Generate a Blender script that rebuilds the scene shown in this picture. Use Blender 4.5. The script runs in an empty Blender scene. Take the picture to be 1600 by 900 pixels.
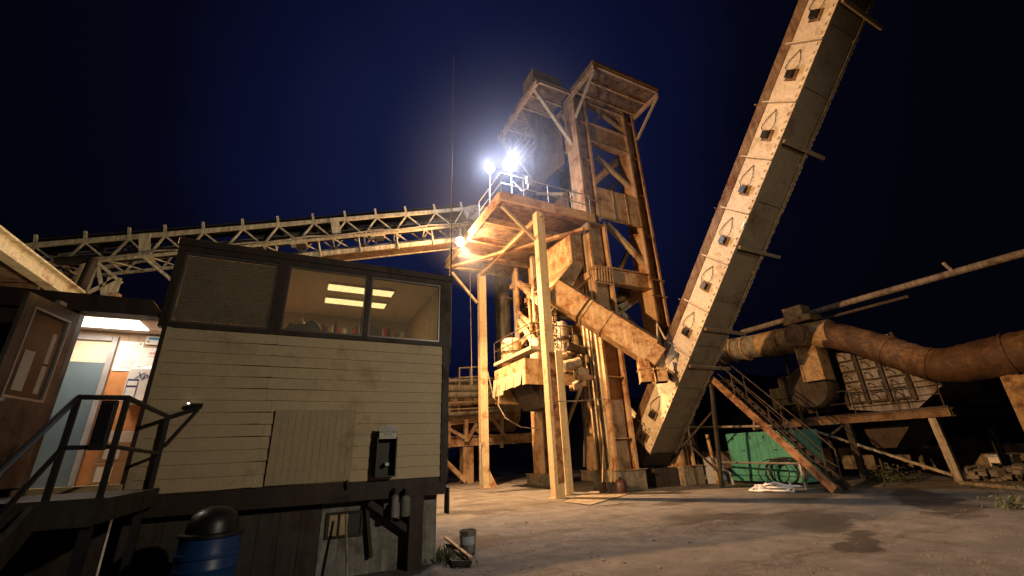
import bpy, bmesh, math, random
from mathutils import Vector, Matrix
V = Vector
random.seed(7)
S = bpy.context.scene
COL = S.collection

# ------------------------------------------------------------------ camera
ROT = ((0.898229, 0.126641, 0.420888), (-0.437805, 0.342500, 0.831277), (-0.038881, -0.930944, 0.363087))
R = Matrix(ROT); U = [V(R.col[i]).normalized() for i in range(3)]
U[1] = (U[1] - U[0] * U[0].dot(U[1])).normalized(); U[2] = U[0].cross(U[1])
F = 663.03
EYE = V((0, 0, 1.6))
cam = bpy.data.cameras.new('camera'); co = bpy.data.objects.new('camera', cam); COL.objects.link(co)
cam.sensor_width = 36; cam.lens = F / 1600 * 36; cam.clip_start = 0.05; cam.clip_end = 2000
M = Matrix.Identity(4)
for r in range(3):
    M[r][0] = U[0][r]; M[r][1] = -U[1][r]; M[r][2] = -U[2][r]; M[r][3] = EYE[r]
co.matrix_world = M
S.camera = co

# ------------------------------------------------------------------ night sky, exposure
W = bpy.data.worlds.new('World'); S.world = W; W.use_nodes = True
nt = W.node_tree; nt.nodes.clear()
def wn(t, **k):
    n = nt.nodes.new(t)
    for a, b in k.items(): setattr(n, a, b)
    return n
tc = wn('ShaderNodeTexCoord')
dp = wn('ShaderNodeVectorMath', operation='DOT_PRODUCT'); dp.inputs[1].default_value = V((0.30, 0.70, 0.62)).normalized()
nm = wn('ShaderNodeVectorMath', operation='NORMALIZE')
nz = wn('ShaderNodeTexNoise'); nz.inputs['Scale'].default_value = 1.6; nz.inputs['Detail'].default_value = 4
ad = wn('ShaderNodeMath', operation='MULTIPLY_ADD'); ad.inputs[1].default_value = 0.13; ad.inputs[2].default_value = -0.065
su = wn('ShaderNodeMath', operation='ADD')
cr = wn('ShaderNodeValToRGB'); e = cr.color_ramp.elements
e[0].position = 0.68; e[0].color = (0.0009, 0.0009, 0.0030, 1)
e[1].position = 1.0; e[1].color = (0.0070, 0.0108, 0.0440, 1)
x = e.new(0.83); x.color = (0.0013, 0.0017, 0.0066, 1)
x = e.new(0.92); x.color = (0.0034, 0.0046, 0.0235, 1)
bg = wn('ShaderNodeBackground'); bg.inputs['Strength'].default_value = 1.0
ow = wn('ShaderNodeOutputWorld')
L = nt.links.new
L(tc.outputs['Generated'], nm.inputs[0]); L(nm.outputs[0], dp.inputs[0]); L(nm.outputs[0], nz.inputs['Vector'])
L(nz.outputs['Fac'], ad.inputs[0]); L(dp.outputs['Value'], su.inputs[0]); L(ad.outputs[0], su.inputs[1])
L(su.outputs[0], cr.inputs['Fac']); L(cr.outputs['Color'], bg.inputs['Color']); L(bg.outputs[0], ow.inputs[0])
S.view_settings.view_transform = 'Standard'; S.view_settings.look = 'None'
S.view_settings.exposure = 0.0; S.view_settings.gamma = 1.0; S.view_settings.use_curve_mapping = False
S.cycles.use_denoising = True
try: S.cycles.denoiser = 'OPENIMAGEDENOISE'
except Exception: pass
S.cycles.max_bounces = 6; S.cycles.diffuse_bounces = 3; S.cycles.glossy_bounces = 3
S.cycles.transparent_max_bounces = 8; S.cycles.volume_bounces = 0
S.cycles.sample_clamp_indirect = 4.0; S.cycles.caustics_reflective = False; S.cycles.caustics_refractive = False

# lamp energies (W) and colours
E_KEY = 32000
E_FILL = 900; C_KEY = (1.0, 0.52, 0.21)        # energy of the added fill lamp; colour of the sodium mast lamp
E_HEAD = 2500
E_POOL = 24000; C_HEAD = (1.0, 0.55, 0.25)      # lamp under the conveyor head
E_FLOOD = 2300; C_FLOOD = (0.95, 0.92, 0.95)     # white globes on the platform
E_YARD = 6300; C_YARD = (1.0, 0.86, 0.64)       # yard lamp behind the photographer
E_BULB = 350
HAZE = 0.0

# ------------------------------------------------------------------ pixel helpers (photo pixel -> point on a world plane)
def ray(px, py): return U[0] * 0 + V((R[0][0]*(px-800)+R[0][1]*(py-450)+R[0][2]*F, R[1][0]*(px-800)+R[1][1]*(py-450)+R[1][2]*F, R[2][0]*(px-800)+R[2][1]*(py-450)+R[2][2]*F))
def PY(px, py, y): v = ray(px, py); return EYE + v * (y / v.y)
def PX(px, py, x): v = ray(px, py); return EYE + v * (x / v.x)
def PZ(px, py, z=0.0): v = ray(px, py); return EYE + v * ((z - 1.6) / v.z)

# ------------------------------------------------------------------ materials
MATS = {}
def _mat(name):
    m = bpy.data.materials.new(name); m.use_nodes = True
    return m, m.node_tree, m.node_tree.nodes['Principled BSDF']
def N(t, typ, **k):
    n = t.nodes.new(typ)
    for a, b in k.items():
        if a in n.inputs: n.inputs[a].default_value = b
        else: setattr(n, a, b)
    return n
def ramp(t, src, stops):
    n = t.nodes.new('ShaderNodeValToRGB'); el = n.color_ramp.elements
    while len(el) < len(stops): el.new(0.5)
    for q, (p, c) in zip(el, stops):
        q.position = p; q.color = (*c, 1) if len(c) == 3 else c
    t.links.new(src, n.inputs['Fac']); return n
def rusty(name, base, rust, amt=0.5, scale=1.2, rough=0.7, metal=0.0, streak=True, dark=0.55, bump=0.25, fine=9.0, grime=0.72):
    """weathered paint: rust blotches, vertical run-down streaks, fine grime"""
    m, t, p = _mat(name)
    g = t.nodes.new('ShaderNodeNewGeometry')
    mp = N(t, 'ShaderNodeMapping'); t.links.new(g.outputs['Position'], mp.inputs['Vector'])
    n1 = N(t, 'ShaderNodeTexNoise', Scale=scale, Detail=8.0, Roughness=0.68); t.links.new(mp.outputs[0], n1.inputs['Vector'])
    r1 = ramp(t, n1.outputs['Fac'], [(0.62 - amt*0.35, (0, 0, 0)), (0.80 - amt*0.32, (1, 1, 1))])
    mp2 = N(t, 'ShaderNodeMapping'); mp2.inputs['Scale'].default_value = (6, 6, 0.5) if streak else (3, 3, 3)
    t.links.new(g.outputs['Position'], mp2.inputs['Vector'])
    n2 = N(t, 'ShaderNodeTexNoise', Scale=1.3, Detail=6.0, Roughness=0.65); t.links.new(mp2.outputs[0], n2.inputs['Vector'])
    r2 = ramp(t, n2.outputs['Fac'], [(0.40, (dark, dark, dark)), (0.62, (1, 1, 1))])
    n3 = N(t, 'ShaderNodeTexNoise', Scale=fine, Detail=6.0, Roughness=0.7); t.links.new(g.outputs['Position'], n3.inputs['Vector'])
    r3 = ramp(t, n3.outputs['Fac'], [(0.3, (grime,)*3), (0.7, (1.1, 1.1, 1.1))])
    rc = ramp(t, n3.outputs['Fac'], [(0.35, tuple(c*0.45 for c in rust)), (0.65, rust)])
    mx = N(t, 'ShaderNodeMix', data_type='RGBA'); mx.inputs[6].default_value = (*base, 1)
    t.links.new(r1.outputs[0], mx.inputs[0]); t.links.new(rc.outputs[0], mx.inputs[7])
    m2 = N(t, 'ShaderNodeMix', data_type='RGBA', blend_type='MULTIPLY'); m2.inputs[0].default_value = 1
    t.links.new(mx.outputs[2], m2.inputs[6]); t.links.new(r2.outputs[0], m2.inputs[7])
    m3 = N(t, 'ShaderNodeMix', data_type='RGBA', blend_type='MULTIPLY'); m3.inputs[0].default_value = 1
    t.links.new(m2.outputs[2], m3.inputs[6]); t.links.new(r3.outputs[0], m3.inputs[7])
    t.links.new(m3.outputs[2], p.inputs['Base Color'])
    rr = ramp(t, r1.outputs[0], [(0, (rough, rough, rough)), (1, (0.92, 0.92, 0.92))])
    t.links.new(rr.outputs[0], p.inputs['Roughness'])
    p.inputs['Metallic'].default_value = metal
    if 'Specular IOR Level' in p.inputs: p.inputs['Specular IOR Level'].default_value = 0.35
    b = N(t, 'ShaderNodeBump', Strength=bump, Distance=0.02); t.links.new(n3.outputs['Fac'], b.inputs['Height'])
    t.links.new(b.outputs[0], p.inputs['Normal'])
    MATS[name] = m; return m
def plain(name, base, rough=0.6, metal=0.0, var=0.25, scale=4.0):
    m, t, p = _mat(name)
    g = t.nodes.new('ShaderNodeNewGeometry')
    n = N(t, 'ShaderNodeTexNoise', Scale=scale, Detail=6.0, Roughness=0.6); t.links.new(g.outputs['Position'], n.inputs['Vector'])
    r = ramp(t, n.outputs['Fac'], [(0.3, tuple(c*(1-var) for c in base)), (0.7, tuple(min(1, c*(1+var)) for c in base))])
    t.links.new(r.outputs[0], p.inputs['Base Color']); p.inputs['Roughness'].default_value = rough; p.inputs['Metallic'].default_value = metal
    MATS[name] = m; return m
def glow(name, col, s):
    m, t, p = _mat(name)
    p.inputs['Base Color'].default_value = (0.8, 0.8, 0.8, 1)
    p.inputs['Emission Color'].default_value = (*col, 1); p.inputs['Emission Strength'].default_value = s
    MATS[name] = m; return m
def glassy(name, tint=(0.9, 0.9, 0.9), gl=0.06, dirt=0.05):
    m, t, p = _mat(name)
    t.nodes.remove(p); out = t.nodes['Material Output']
    tr = N(t, 'ShaderNodeBsdfTransparent'); tr.inputs['Color'].default_value = (*tint, 1)
    gs = N(t, 'ShaderNodeBsdfGlossy', Roughness=0.04); df = N(t, 'ShaderNodeBsdfDiffuse'); df.inputs['Color'].default_value = (0.5, 0.45, 0.36, 1)
    fr = N(t, 'ShaderNodeFresnel', IOR=1.45)
    a = N(t, 'ShaderNodeMixShader'); b = N(t, 'ShaderNodeMixShader')
    t.links.new(fr.outputs[0], a.inputs[0]); t.links.new(tr.outputs[0], a.inputs[1]); t.links.new(gs.outputs[0], a.inputs[2])
    g = t.nodes.new('ShaderNodeNewGeometry')
    n = N(t, 'ShaderNodeTexNoise', Scale=9.0, Detail=8.0, Roughness=0.7); t.links.new(g.outputs['Position'], n.inputs['Vector'])
    r = ramp(t, n.outputs['Fac'], [(0.3, (dirt*0.7,)*3), (0.75, (dirt*1.25,)*3)])
    t.links.new(r.outputs[0], b.inputs[0]); t.links.new(a.outputs[0], b.inputs[1]); t.links.new(df.outputs[0], b.inputs[2])
    t.links.new(b.outputs[0], out.inputs[0]); MATS[name] = m; return m

rusty('tower_steel', (0.52, 0.36, 0.21), (0.31, 0.12, 0.04), amt=0.42, scale=1.5, dark=0.80)
rusty('cream_steel', (0.50, 0.42, 0.28), (0.26, 0.11, 0.04), amt=0.26, scale=1.8, dark=0.75)
rusty('rust_plate', (0.62, 0.44, 0.24), (0.46, 0.20, 0.065), amt=0.52, scale=1.9, dark=0.72)
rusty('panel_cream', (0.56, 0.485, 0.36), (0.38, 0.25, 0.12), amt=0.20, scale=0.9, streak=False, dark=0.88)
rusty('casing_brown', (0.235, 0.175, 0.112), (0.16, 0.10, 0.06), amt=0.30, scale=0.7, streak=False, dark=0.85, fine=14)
rusty('rail_brown', (0.20, 0.13, 0.07), (0.16, 0.07, 0.03), amt=0.5, scale=1.4)
rusty('post_cream', (0.52, 0.43, 0.26), (0.30, 0.11, 0.04), amt=0.24, scale=1.4, dark=0.8)
rusty('truss_cream', (0.60, 0.54, 0.37), (0.30, 0.18, 0.08), amt=0.15, scale=1.5)
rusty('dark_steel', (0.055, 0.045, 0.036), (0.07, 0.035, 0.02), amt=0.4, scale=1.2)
rusty('rust_duct', (0.075, 0.038, 0.020), (0.26, 0.16, 0.085), amt=0.44, scale=0.6, streak=False, dark=0.6)
rusty('duct_tan', (0.42, 0.28, 0.14), (0.16, 0.065, 0.025), amt=0.32, scale=1.2, streak=False)
rusty('grey_panel', (0.25, 0.235, 0.21), (0.14, 0.09, 0.06), amt=0.42, scale=1.4)
rusty('stringer_rust', (0.38, 0.215, 0.11), (0.12, 0.04, 0.018), amt=0.50, scale=2.4, streak=False)
rusty('deck_wood', (0.30, 0.20, 0.13), (0.12, 0.07, 0.045), amt=0.4, scale=1.6, streak=False)
rusty('green_paint', (0.085, 0.37, 0.30), (0.07, 0.25, 0.20), amt=0.25, scale=1.5, dark=0.75, rough=0.5)
rusty('skirt_grey', (0.30, 0.29, 0.26), (0.14, 0.12, 0.09), amt=0.35, scale=1.6)
rusty('siding', (0.45, 0.35, 0.215), (0.30, 0.215, 0.13), amt=0.22, scale=0.8, streak=False, dark=0.93, rough=0.6, bump=0.06, fine=22.0, grime=0.9)
rusty('plywood_panel', (0.37, 0.29, 0.175), (0.27, 0.20, 0.115), amt=0.3, scale=0.8, streak=False, dark=0.92, fine=22.0, grime=0.9)
rusty('brown_trim', (0.042, 0.024, 0.017), (0.06, 0.036, 0.025), amt=0.3, scale=2.0, rough=0.6, bump=0.1)
rusty('concrete_block', (0.30, 0.26, 0.20), (0.17, 0.13, 0.09), amt=0.4, scale=2.2)
rusty('old_pipe', (0.40, 0.36, 0.29), (0.20, 0.12, 0.07), amt=0.35, scale=1.5)
rusty('pipe_dull', (0.20, 0.17, 0.14), (0.13, 0.085, 0.055), amt=0.35, scale=1.5)
plain('galvanised', (0.38, 0.38, 0.37), 0.45, 0.5)
plain('black_paint', (0.014, 0.012, 0.012), 0.55)
plain('black_plastic', (0.010, 0.010, 0.011), 0.4)
plain('blue_plastic', (0.009, 0.045, 0.16), 0.4, var=0.2)
plain('rubber', (0.012, 0.012, 0.012), 0.8)
plain('interior_wall', (0.55, 0.45, 0.32), 0.8, var=0.08)
plain('ceiling_tile', (0.70, 0.62, 0.52), 0.9, var=0.06, scale=18)
plain('wood_panel', (0.46, 0.19, 0.065), 0.45, var=0.2, scale=7)
plain('pale_panel', (0.44, 0.31, 0.21), 0.6, var=0.1, scale=7)
rusty('door_brown', (0.135, 0.105, 0.085), (0.09, 0.065, 0.05), amt=0.3, scale=2.0, rough=0.45, bump=0.05)
plain('blind_slat', (0.06, 0.05, 0.042), 0.5)
plain('blue_door', (0.085, 0.12, 0.14), 0.5, var=0.08)
plain('grey_frame', (0.24, 0.22, 0.22), 0.5)
plain('dull_frame', (0.10, 0.085, 0.075), 0.35, 0.3)
plain('paper', (0.80, 0.79, 0.76), 0.8, var=0.03)
plain('ink', (0.10, 0.10, 0.11), 0.8)
plain('ink_pale', (0.34, 0.34, 0.35), 0.8)
plain('ink_navy', (0.03, 0.05, 0.20), 0.7)
plain('ink_blue', (0.05, 0.30, 0.62), 0.7)
plain('ink_red', (0.50, 0.03, 0.03), 0.7)
plain('cardboard', (0.42, 0.27, 0.14), 0.85, var=0.1)
plain('white_card', (0.72, 0.70, 0.66), 0.8, var=0.05)
plain('sign_grey', (0.52, 0.50, 0.44), 0.7, var=0.1)
plain('plank_wood', (0.40, 0.29, 0.15), 0.8)
plain('white_paint', (0.72, 0.70, 0.66), 0.6, var=0.15)
plain('blue_grey_board', (0.36, 0.42, 0.50), 0.7)
plain('hose_white', (0.66, 0.64, 0.62), 0.6)
plain('leaf', (0.060, 0.075, 0.038), 0.7, var=0.5)
plain('stone', (0.17, 0.16, 0.15), 0.9, var=0.3)
plain('wood_tread', (0.34, 0.24, 0.16), 0.75)
plain('jug_brown', (0.06, 0.022, 0.02), 0.5)
rusty('hill_scrub', (0.030, 0.028, 0.020), (0.05, 0.042, 0.028), amt=0.5, scale=0.3, streak=False)
plain('gallery_dark', (0.0025, 0.0025, 0.003), 1.0, var=0.3, scale=0.8)
glow('flood_glass', C_FLOOD, 60); glow('head_glass', (1.0, 0.86, 0.62), 45); glow('bulb_glass', (1.0, 0.62, 0.22), 25)
glow('tube_panel', (1.0, 0.88, 0.74), 7.0); glow('office_tube', (1.0, 0.80, 0.42), 2.4)
glow('steady_lamp', (1.0, 0.9, 0.75), 14)
glassy('window_glass', (0.86, 0.80, 0.70), dirt=0.15); glassy('door_glass', (0.7, 0.66, 0.6), dirt=0.08)

# ------------------------------------------------------------------ mesh helpers
class MB:
    def __init__(s): s.bm = bmesh.new()
    def hexa(s, p):                                  # 8 points: bottom loop then top loop
        v = [s.bm.verts.new(q) for q in p]
        for f in ((3, 2, 1, 0), (4, 5, 6, 7), (0, 1, 5, 4), (1, 2, 6, 5), (2, 3, 7, 6), (3, 0, 4, 7)):
            s.bm.faces.new([v[i] for i in f])
        return s
    def box(s, x0, x1, y0, y1, z0, z1):
        return s.hexa([(x0, y0, z0), (x1, y0, z0), (x1, y1, z0), (x0, y1, z0), (x0, y0, z1), (x1, y0, z1), (x1, y1, z1), (x0, y1, z1)])
    def obox(s, c, a, b, d):                         # centre and three half axes
        c, a, b, d = V(c), V(a), V(b), V(d)
        return s.hexa([c-a-b-d, c+a-b-d, c+a+b-d, c-a+b-d, c-a-b+d, c+a-b+d, c+a+b+d, c-a+b+d])
    def beam(s, p, q, w, h, up=(0, 0, 1)):
        p, q = V(p), V(q); d = (q-p).normalized(); up = V(up)
        if abs(d.dot(up)) > 0.98: up = V((0, 1, 0))
        x = d.cross(up).normalized() * (w/2); y = x.normalized().cross(d).normalized() * (h/2)
        return s.hexa([p-x-y, p+x-y, q+x-y, q-x-y, p-x+y, p+x+y, q+x+y, q-x+y])
    def ibeam(s, p, q, w, h, t=0.03, up=(0, 0, 1)):   # flanges of width w, depth h along up
        p, q = V(p), V(q); d = (q-p).normalized(); u = V(up)
        if abs(d.dot(u)) > 0.98: u = V((0, 1, 0))
        x = d.cross(u).normalized(); y = x.cross(d).normalized()
        o = y * (h/2 - t/2)
        s.beam(p+o, q+o, w, t, y); s.beam(p-o, q-o, w, t, y); s.beam(p, q, t*0.8, h-2*t, y)
        return s
    def tube(s, p, q, r, n=10, r2=None, cap=True):
        return s.path([p, q], r, n, radii=[r, r if r2 is None else r2], cap=cap)
    def path(s, pts, r, n=8, radii=None, cap=True):
        pts = [V(p) for p in pts]; rings = []; u = None
        for i, p in enumerate(pts):
            d = (pts[min(i+1, len(pts)-1)] - pts[max(i-1, 0)]).normalized()
            if u is None:
                u = d.cross(V((0, 0, 1)))
                if u.length < 0.1: u = d.cross(V((0, 1, 0)))
            u = (u - d*u.dot(d)).normalized(); w = d.cross(u)
            rr = radii[i] if radii else r
            rings.append([s.bm.verts.new(p + (u*math.cos(2*math.pi*k/n) + w*math.sin(2*math.pi*k/n))*rr) for k in range(n)])
        for a, b in zip(rings, rings[1:]):
            for k in range(n): s.bm.faces.new((a[k], a[(k+1) % n], b[(k+1) % n], b[k]))
        if cap: s.bm.faces.new(rings[0][::-1]); s.bm.faces.new(rings[-1])
        return s
    def prism(s, pts, vec):
        vec = V(vec); a = [s.bm.verts.new(V(p)) for p in pts]; b = [s.bm.verts.new(V(p)+vec) for p in pts]
        s.bm.faces.new(a[::-1]); s.bm.faces.new(b); n = len(a)
        for k in range(n): s.bm.faces.new((a[k], a[(k+1) % n], b[(k+1) % n], b[k]))
        return s
    def lathe(s, prof, c, n=24, axis=2):
        c = V(c); rings = []
        for r, z in prof:
            ring = []
            for k in range(n):
                a = 2*math.pi*k/n; q = [r*math.cos(a), r*math.sin(a), z]
                if axis == 0: q = [z, q[0], q[1]]
                if axis == 1: q = [q[0], z, q[1]]
                ring.append(s.bm.verts.new(c+V(q)))
            rings.append(ring)
        for a, b in zip(rings, rings[1:]):
            for k in range(n): s.bm.faces.new((a[k], a[(k+1) % n], b[(k+1) % n], b[k]))
        s.bm.faces.new(rings[0][::-1]); s.bm.faces.new(rings[-1])
        return s
    def sheet(s, pts):
        s.bm.faces.new([s.bm.verts.new(V(p)) for p in pts]); return s
    def build(s, name, mat, parent=None, bevel=0.0, smooth=False):
        bmesh.ops.recalc_face_normals(s.bm, faces=s.bm.faces)
        off = V((0, 0, 0)); p = parent
        while p is not None: off += p.location; p = p.parent
        if off.length: bmesh.ops.translate(s.bm, verts=s.bm.verts, vec=-off)
        me = bpy.data.meshes.new(name); s.bm.to_mesh(me); s.bm.free()
        o = bpy.data.objects.new(name, me); COL.objects.link(o)
        me.materials.append(MATS[mat] if isinstance(mat, str) else mat)
        if parent: o.parent = parent
        if smooth:
            for f in me.polygons: f.use_smooth = True
            me.set_sharp_from_angle(angle=math.radians(40))
        if bevel:
            b = o.modifiers.new('bevel', 'BEVEL'); b.width = bevel; b.segments = 2; b.limit_method = 'ANGLE'
        return o
def thing(name, label, cat, loc=(0, 0, 0), group=None):
    o = bpy.data.objects.new(name, None); COL.objects.link(o); o.location = loc; o.empty_display_size = 0.2
    o['label'] = label; o['category'] = cat
    if group: o['group'] = group
    return o
def tag(o, label, cat, group=None):
    o['label'] = label; o['category'] = cat
    if group: o['group'] = group
    return o
def struct(o): o['kind'] = 'structure'; return o
def dup(root, loc, label):
    r = root.copy(); COL.objects.link(r); r.location = loc; r['label'] = label
    for ch in list(root.children):
        c = ch.copy(); COL.objects.link(c); c.parent = r
        for g in ch.children:
            d = g.copy(); COL.objects.link(d); d.parent = c
    return r
def lettering(text, c, right, up, size, mat, parent, name='lettering', italic=False, align='CENTER', depth=0.002):
    cu = bpy.data.curves.new(name, 'FONT'); cu.body = text; cu.size = size; cu.align_x = align; cu.align_y = 'CENTER'
    cu.extrude = depth; cu.shear = 0.35 if italic else 0.0
    tmp = bpy.data.objects.new('tmp_text', cu); COL.objects.link(tmp)
    bpy.context.view_layer.update()
    me = bpy.data.meshes.new_from_object(tmp.evaluated_get(bpy.context.evaluated_depsgraph_get()))
    bpy.data.objects.remove(tmp); bpy.data.curves.remove(cu)
    r, u = V(right).normalized(), V(up).normalized(); n = r.cross(u)
    off = V((0, 0, 0)); p = parent
    while p is not None: off += p.location; p = p.parent
    X = Matrix(((r.x, u.x, n.x, c[0]-off.x), (r.y, u.y, n.y, c[1]-off.y), (r.z, u.z, n.z, c[2]-off.z), (0, 0, 0, 1)))
    me.transform(X); me.materials.clear(); me.materials.append(MATS[mat]); me.name = name
    o = bpy.data.objects.new(name, me); COL.objects.link(o); o.parent = parent
    return o
def lamp(name, kind, loc, energy, col, size=0.2, parent=None, **k):
    l = bpy.data.lights.new(name, kind); l.energy = energy; l.color = col
    if kind in ('POINT', 'SPOT'): l.shadow_soft_size = size
    for a, b in k.items(): setattr(l, a, b)
    o = bpy.data.objects.new(name, l); COL.objects.link(o)
    off = V((0, 0, 0)); p = parent
    while p is not None: off += p.location; p = p.parent
    o.location = V(loc) - off
    if parent: o.parent = parent
    return o

# ------------------------------------------------------------------ ground
def ground_material():
    m, t, p = _mat('yard_ground'); K = t.links.new
    g = t.nodes.new('ShaderNodeNewGeometry'); P = g.outputs['Position']
    n1 = N(t, 'ShaderNodeTexNoise', Scale=0.22, Detail=8.0, Roughness=0.62, Distortion=0.4); K(P, n1.inputs['Vector'])
    n2 = N(t, 'ShaderNodeTexNoise', Scale=1.6, Detail=9.0, Roughness=0.7); K(P, n2.inputs['Vector'])
    n3 = N(t, 'ShaderNodeTexNoise', Scale=52.0, Detail=5.0, Roughness=0.8); K(P, n3.inputs['Vector'])
    base = ramp(t, n2.outputs['Fac'], [(0.28, (0.086, 0.081, 0.075)), (0.5, (0.145, 0.137, 0.127)), (0.72, (0.222, 0.211, 0.197))])
    grit = ramp(t, n3.outputs['Fac'], [(0.28, (0.58, 0.58, 0.58)), (0.50, (0.97, 0.97, 0.97)), (0.66, (1.12, 1.12, 1.1)), (0.80, (1.45, 1.43, 1.38))])
    m1 = N(t, 'ShaderNodeMix', data_type='RGBA', blend_type='MULTIPLY'); m1.inputs[0].default_value = 1
    K(base.outputs[0], m1.inputs[6]); K(grit.outputs[0], m1.inputs[7])
    # oily and damp stains: blobs at fixed places broken up by noise, plus a general patchiness
    wob = N(t, 'ShaderNodeTexNoise', Scale=0.9, Detail=6.0, Roughness=0.65); K(P, wob.inputs['Vector'])
    ws = N(t, 'ShaderNodeVectorMath', operation='MULTIPLY_ADD'); K(wob.outputs['Color'], ws.inputs[0]); ws.inputs[1].default_value = (2.6, 2.6, 0); ws.inputs[2].default_value = (-1.3, -1.3, 0)
    pw = N(t, 'ShaderNodeVectorMath', operation='ADD'); K(P, pw.inputs[0]); K(ws.outputs[0], pw.inputs[1])
    cur = None
    for px, py, rx, ry, ang in ((1120, 806, 1.5, 0.75, 20), (1085, 812, 1.2, 0.4, -10), (740, 800, 1.7, 0.7, 10), (830, 765, 2.2, 0.8, 0), (1050, 785, 1.0, 0.45, 0), (1270, 812, 1.8, 0.8, -25), (1250, 775, 1.6, 0.9, 0), (745, 845, 0.9, 0.8, 0), (1450, 780, 4.0, 0.7, -30), (860, 832, 1.5, 0.16, 15), (1330, 845, 1.3, 0.35, -30), (960, 790, 0.8, 0.3, 0)):
        c = PZ(px, py)
        s1 = N(t, 'ShaderNodeVectorMath', operation='SUBTRACT'); K(pw.outputs[0], s1.inputs[0]); s1.inputs[1].default_value = (c.x, c.y, 0)
        ro = N(t, 'ShaderNodeVectorRotate'); ro.rotation_type = 'Z_AXIS'; K(s1.outputs[0], ro.inputs['Vector']); ro.inputs['Angle'].default_value = math.radians(ang)
        di = N(t, 'ShaderNodeVectorMath', operation='DIVIDE'); K(ro.outputs[0], di.inputs[0]); di.inputs[1].default_value = (rx, ry, 1e6)
        ln = N(t, 'ShaderNodeVectorMath', operation='LENGTH'); K(di.outputs[0], ln.inputs[0])
        if cur is None: cur = ln.outputs['Value']
        else:
            mn = N(t, 'ShaderNodeMath', operation='SMOOTH_MIN'); K(cur, mn.inputs[0]); K(ln.outputs['Value'], mn.inputs[1]); mn.inputs[2].default_value = 0.2; cur = mn.outputs[0]
    st = ramp(t, cur, [(0.75, (1, 1, 1)), (1.12, (0, 0, 0))])
    pa = ramp(t, n1.outputs['Fac'], [(0.52, (0, 0, 0)), (0.66, (0.75, 0.75, 0.75))])
    mm = N(t, 'ShaderNodeMath', operation='MAXIMUM'); K(st.outputs[0], mm.inputs[0]); K(pa.outputs[0], mm.inputs[1])
    m2 = N(t, 'ShaderNodeMix', data_type='RGBA', blend_type='MULTIPLY'); K(mm.outputs[0], m2.inputs[0]); K(m1.outputs[2], m2.inputs[6]); m2.inputs[7].default_value = (0.27, 0.25, 0.23, 1)
    # faint tyre tracks running along the yard
    tm = N(t, 'ShaderNodeMapping'); tm.inputs['Rotation'].default_value = (0, 0, math.radians(-28)); tm.inputs['Scale'].default_value = (0.10, 1.7, 1); K(pw.outputs[0], tm.inputs['Vector'])
    tn = N(t, 'ShaderNodeTexNoise', Scale=1.0, Detail=5.0, Roughness=0.6); K(tm.outputs[0], tn.inputs['Vector'])
    tr_ = ramp(t, tn.outputs['Fac'], [(0.36, (0.62, 0.60, 0.58)), (0.47, (1, 1, 1)), (0.62, (1, 1, 1)), (0.74, (1.25, 1.22, 1.16))])
    mt_ = N(t, 'ShaderNodeMix', data_type='RGBA', blend_type='MULTIPLY'); mt_.inputs[0].default_value = 1; K(m2.outputs[2], mt_.inputs[6]); K(tr_.outputs[0], mt_.inputs[7]); m2 = mt_
    # cracks
    vo = N(t, 'ShaderNodeTexVoronoi', Scale=0.42, feature='DISTANCE_TO_EDGE'); K(pw.outputs[0], vo.inputs['Vector'])
    ck = ramp(t, vo.outputs['Distance'], [(0.0, (1, 1, 1)), (0.016, (0, 0, 0))])
    cm = ramp(t, n1.outputs['Fac'], [(0.40, (0, 0, 0)), (0.54, (0.95, 0.95, 0.95))])
    cx = N(t, 'ShaderNodeMath', operation='MULTIPLY'); K(ck.outputs[0], cx.inputs[0]); K(cm.outputs[0], cx.inputs[1])
    m3 = N(t, 'ShaderNodeMix', data_type='RGBA'); K(cx.outputs[0], m3.inputs[0]); K(m2.outputs[2], m3.inputs[6]); m3.inputs[7].default_value = (0.03, 0.026, 0.022, 1)
    K(m3.outputs[2], p.inputs['Base Color'])
    rr = ramp(t, mm.outputs[0], [(0, (0.85, 0.85, 0.85)), (1, (0.48, 0.48, 0.48))]); K(rr.outputs[0], p.inputs['Roughness'])
    hs = N(t, 'ShaderNodeMath', operation='MULTIPLY_ADD'); K(n2.outputs['Fac'], hs.inputs[0]); hs.inputs[1].default_value = 3.0; K(n3.outputs['Fac'], hs.inputs[2])
    b = N(t, 'ShaderNodeBump', Strength=0.9, Distance=0.04); K(hs.outputs[0], b.inputs['Height']); K(b.outputs[0], p.inputs['Normal'])
    MATS['yard_ground'] = m
ground_material()
struct(MB().sheet([(-400, -400, 0), (400, -400, 0), (400, 500, 0), (-400, 500, 0)]).build('ground', 'yard_ground'))
# concrete pad under the tower legs and the kerb at the right
struct(MB().box(8.2, 18.2, 14.1, 24.2, -0.3, 0.012).build('concrete_pad', 'yard_ground'))
kb = MB(); a, b = PZ(1504, 757), PZ(1640, 770)
d = (b-a).normalized()
kb.beam(a + V((0, 0, 0.055)), b + d*6 + V((0, 0, 0.055)), 0.22, 0.11)
struct(kb.build('kerb', 'concrete_block', bevel=0.02))
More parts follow.
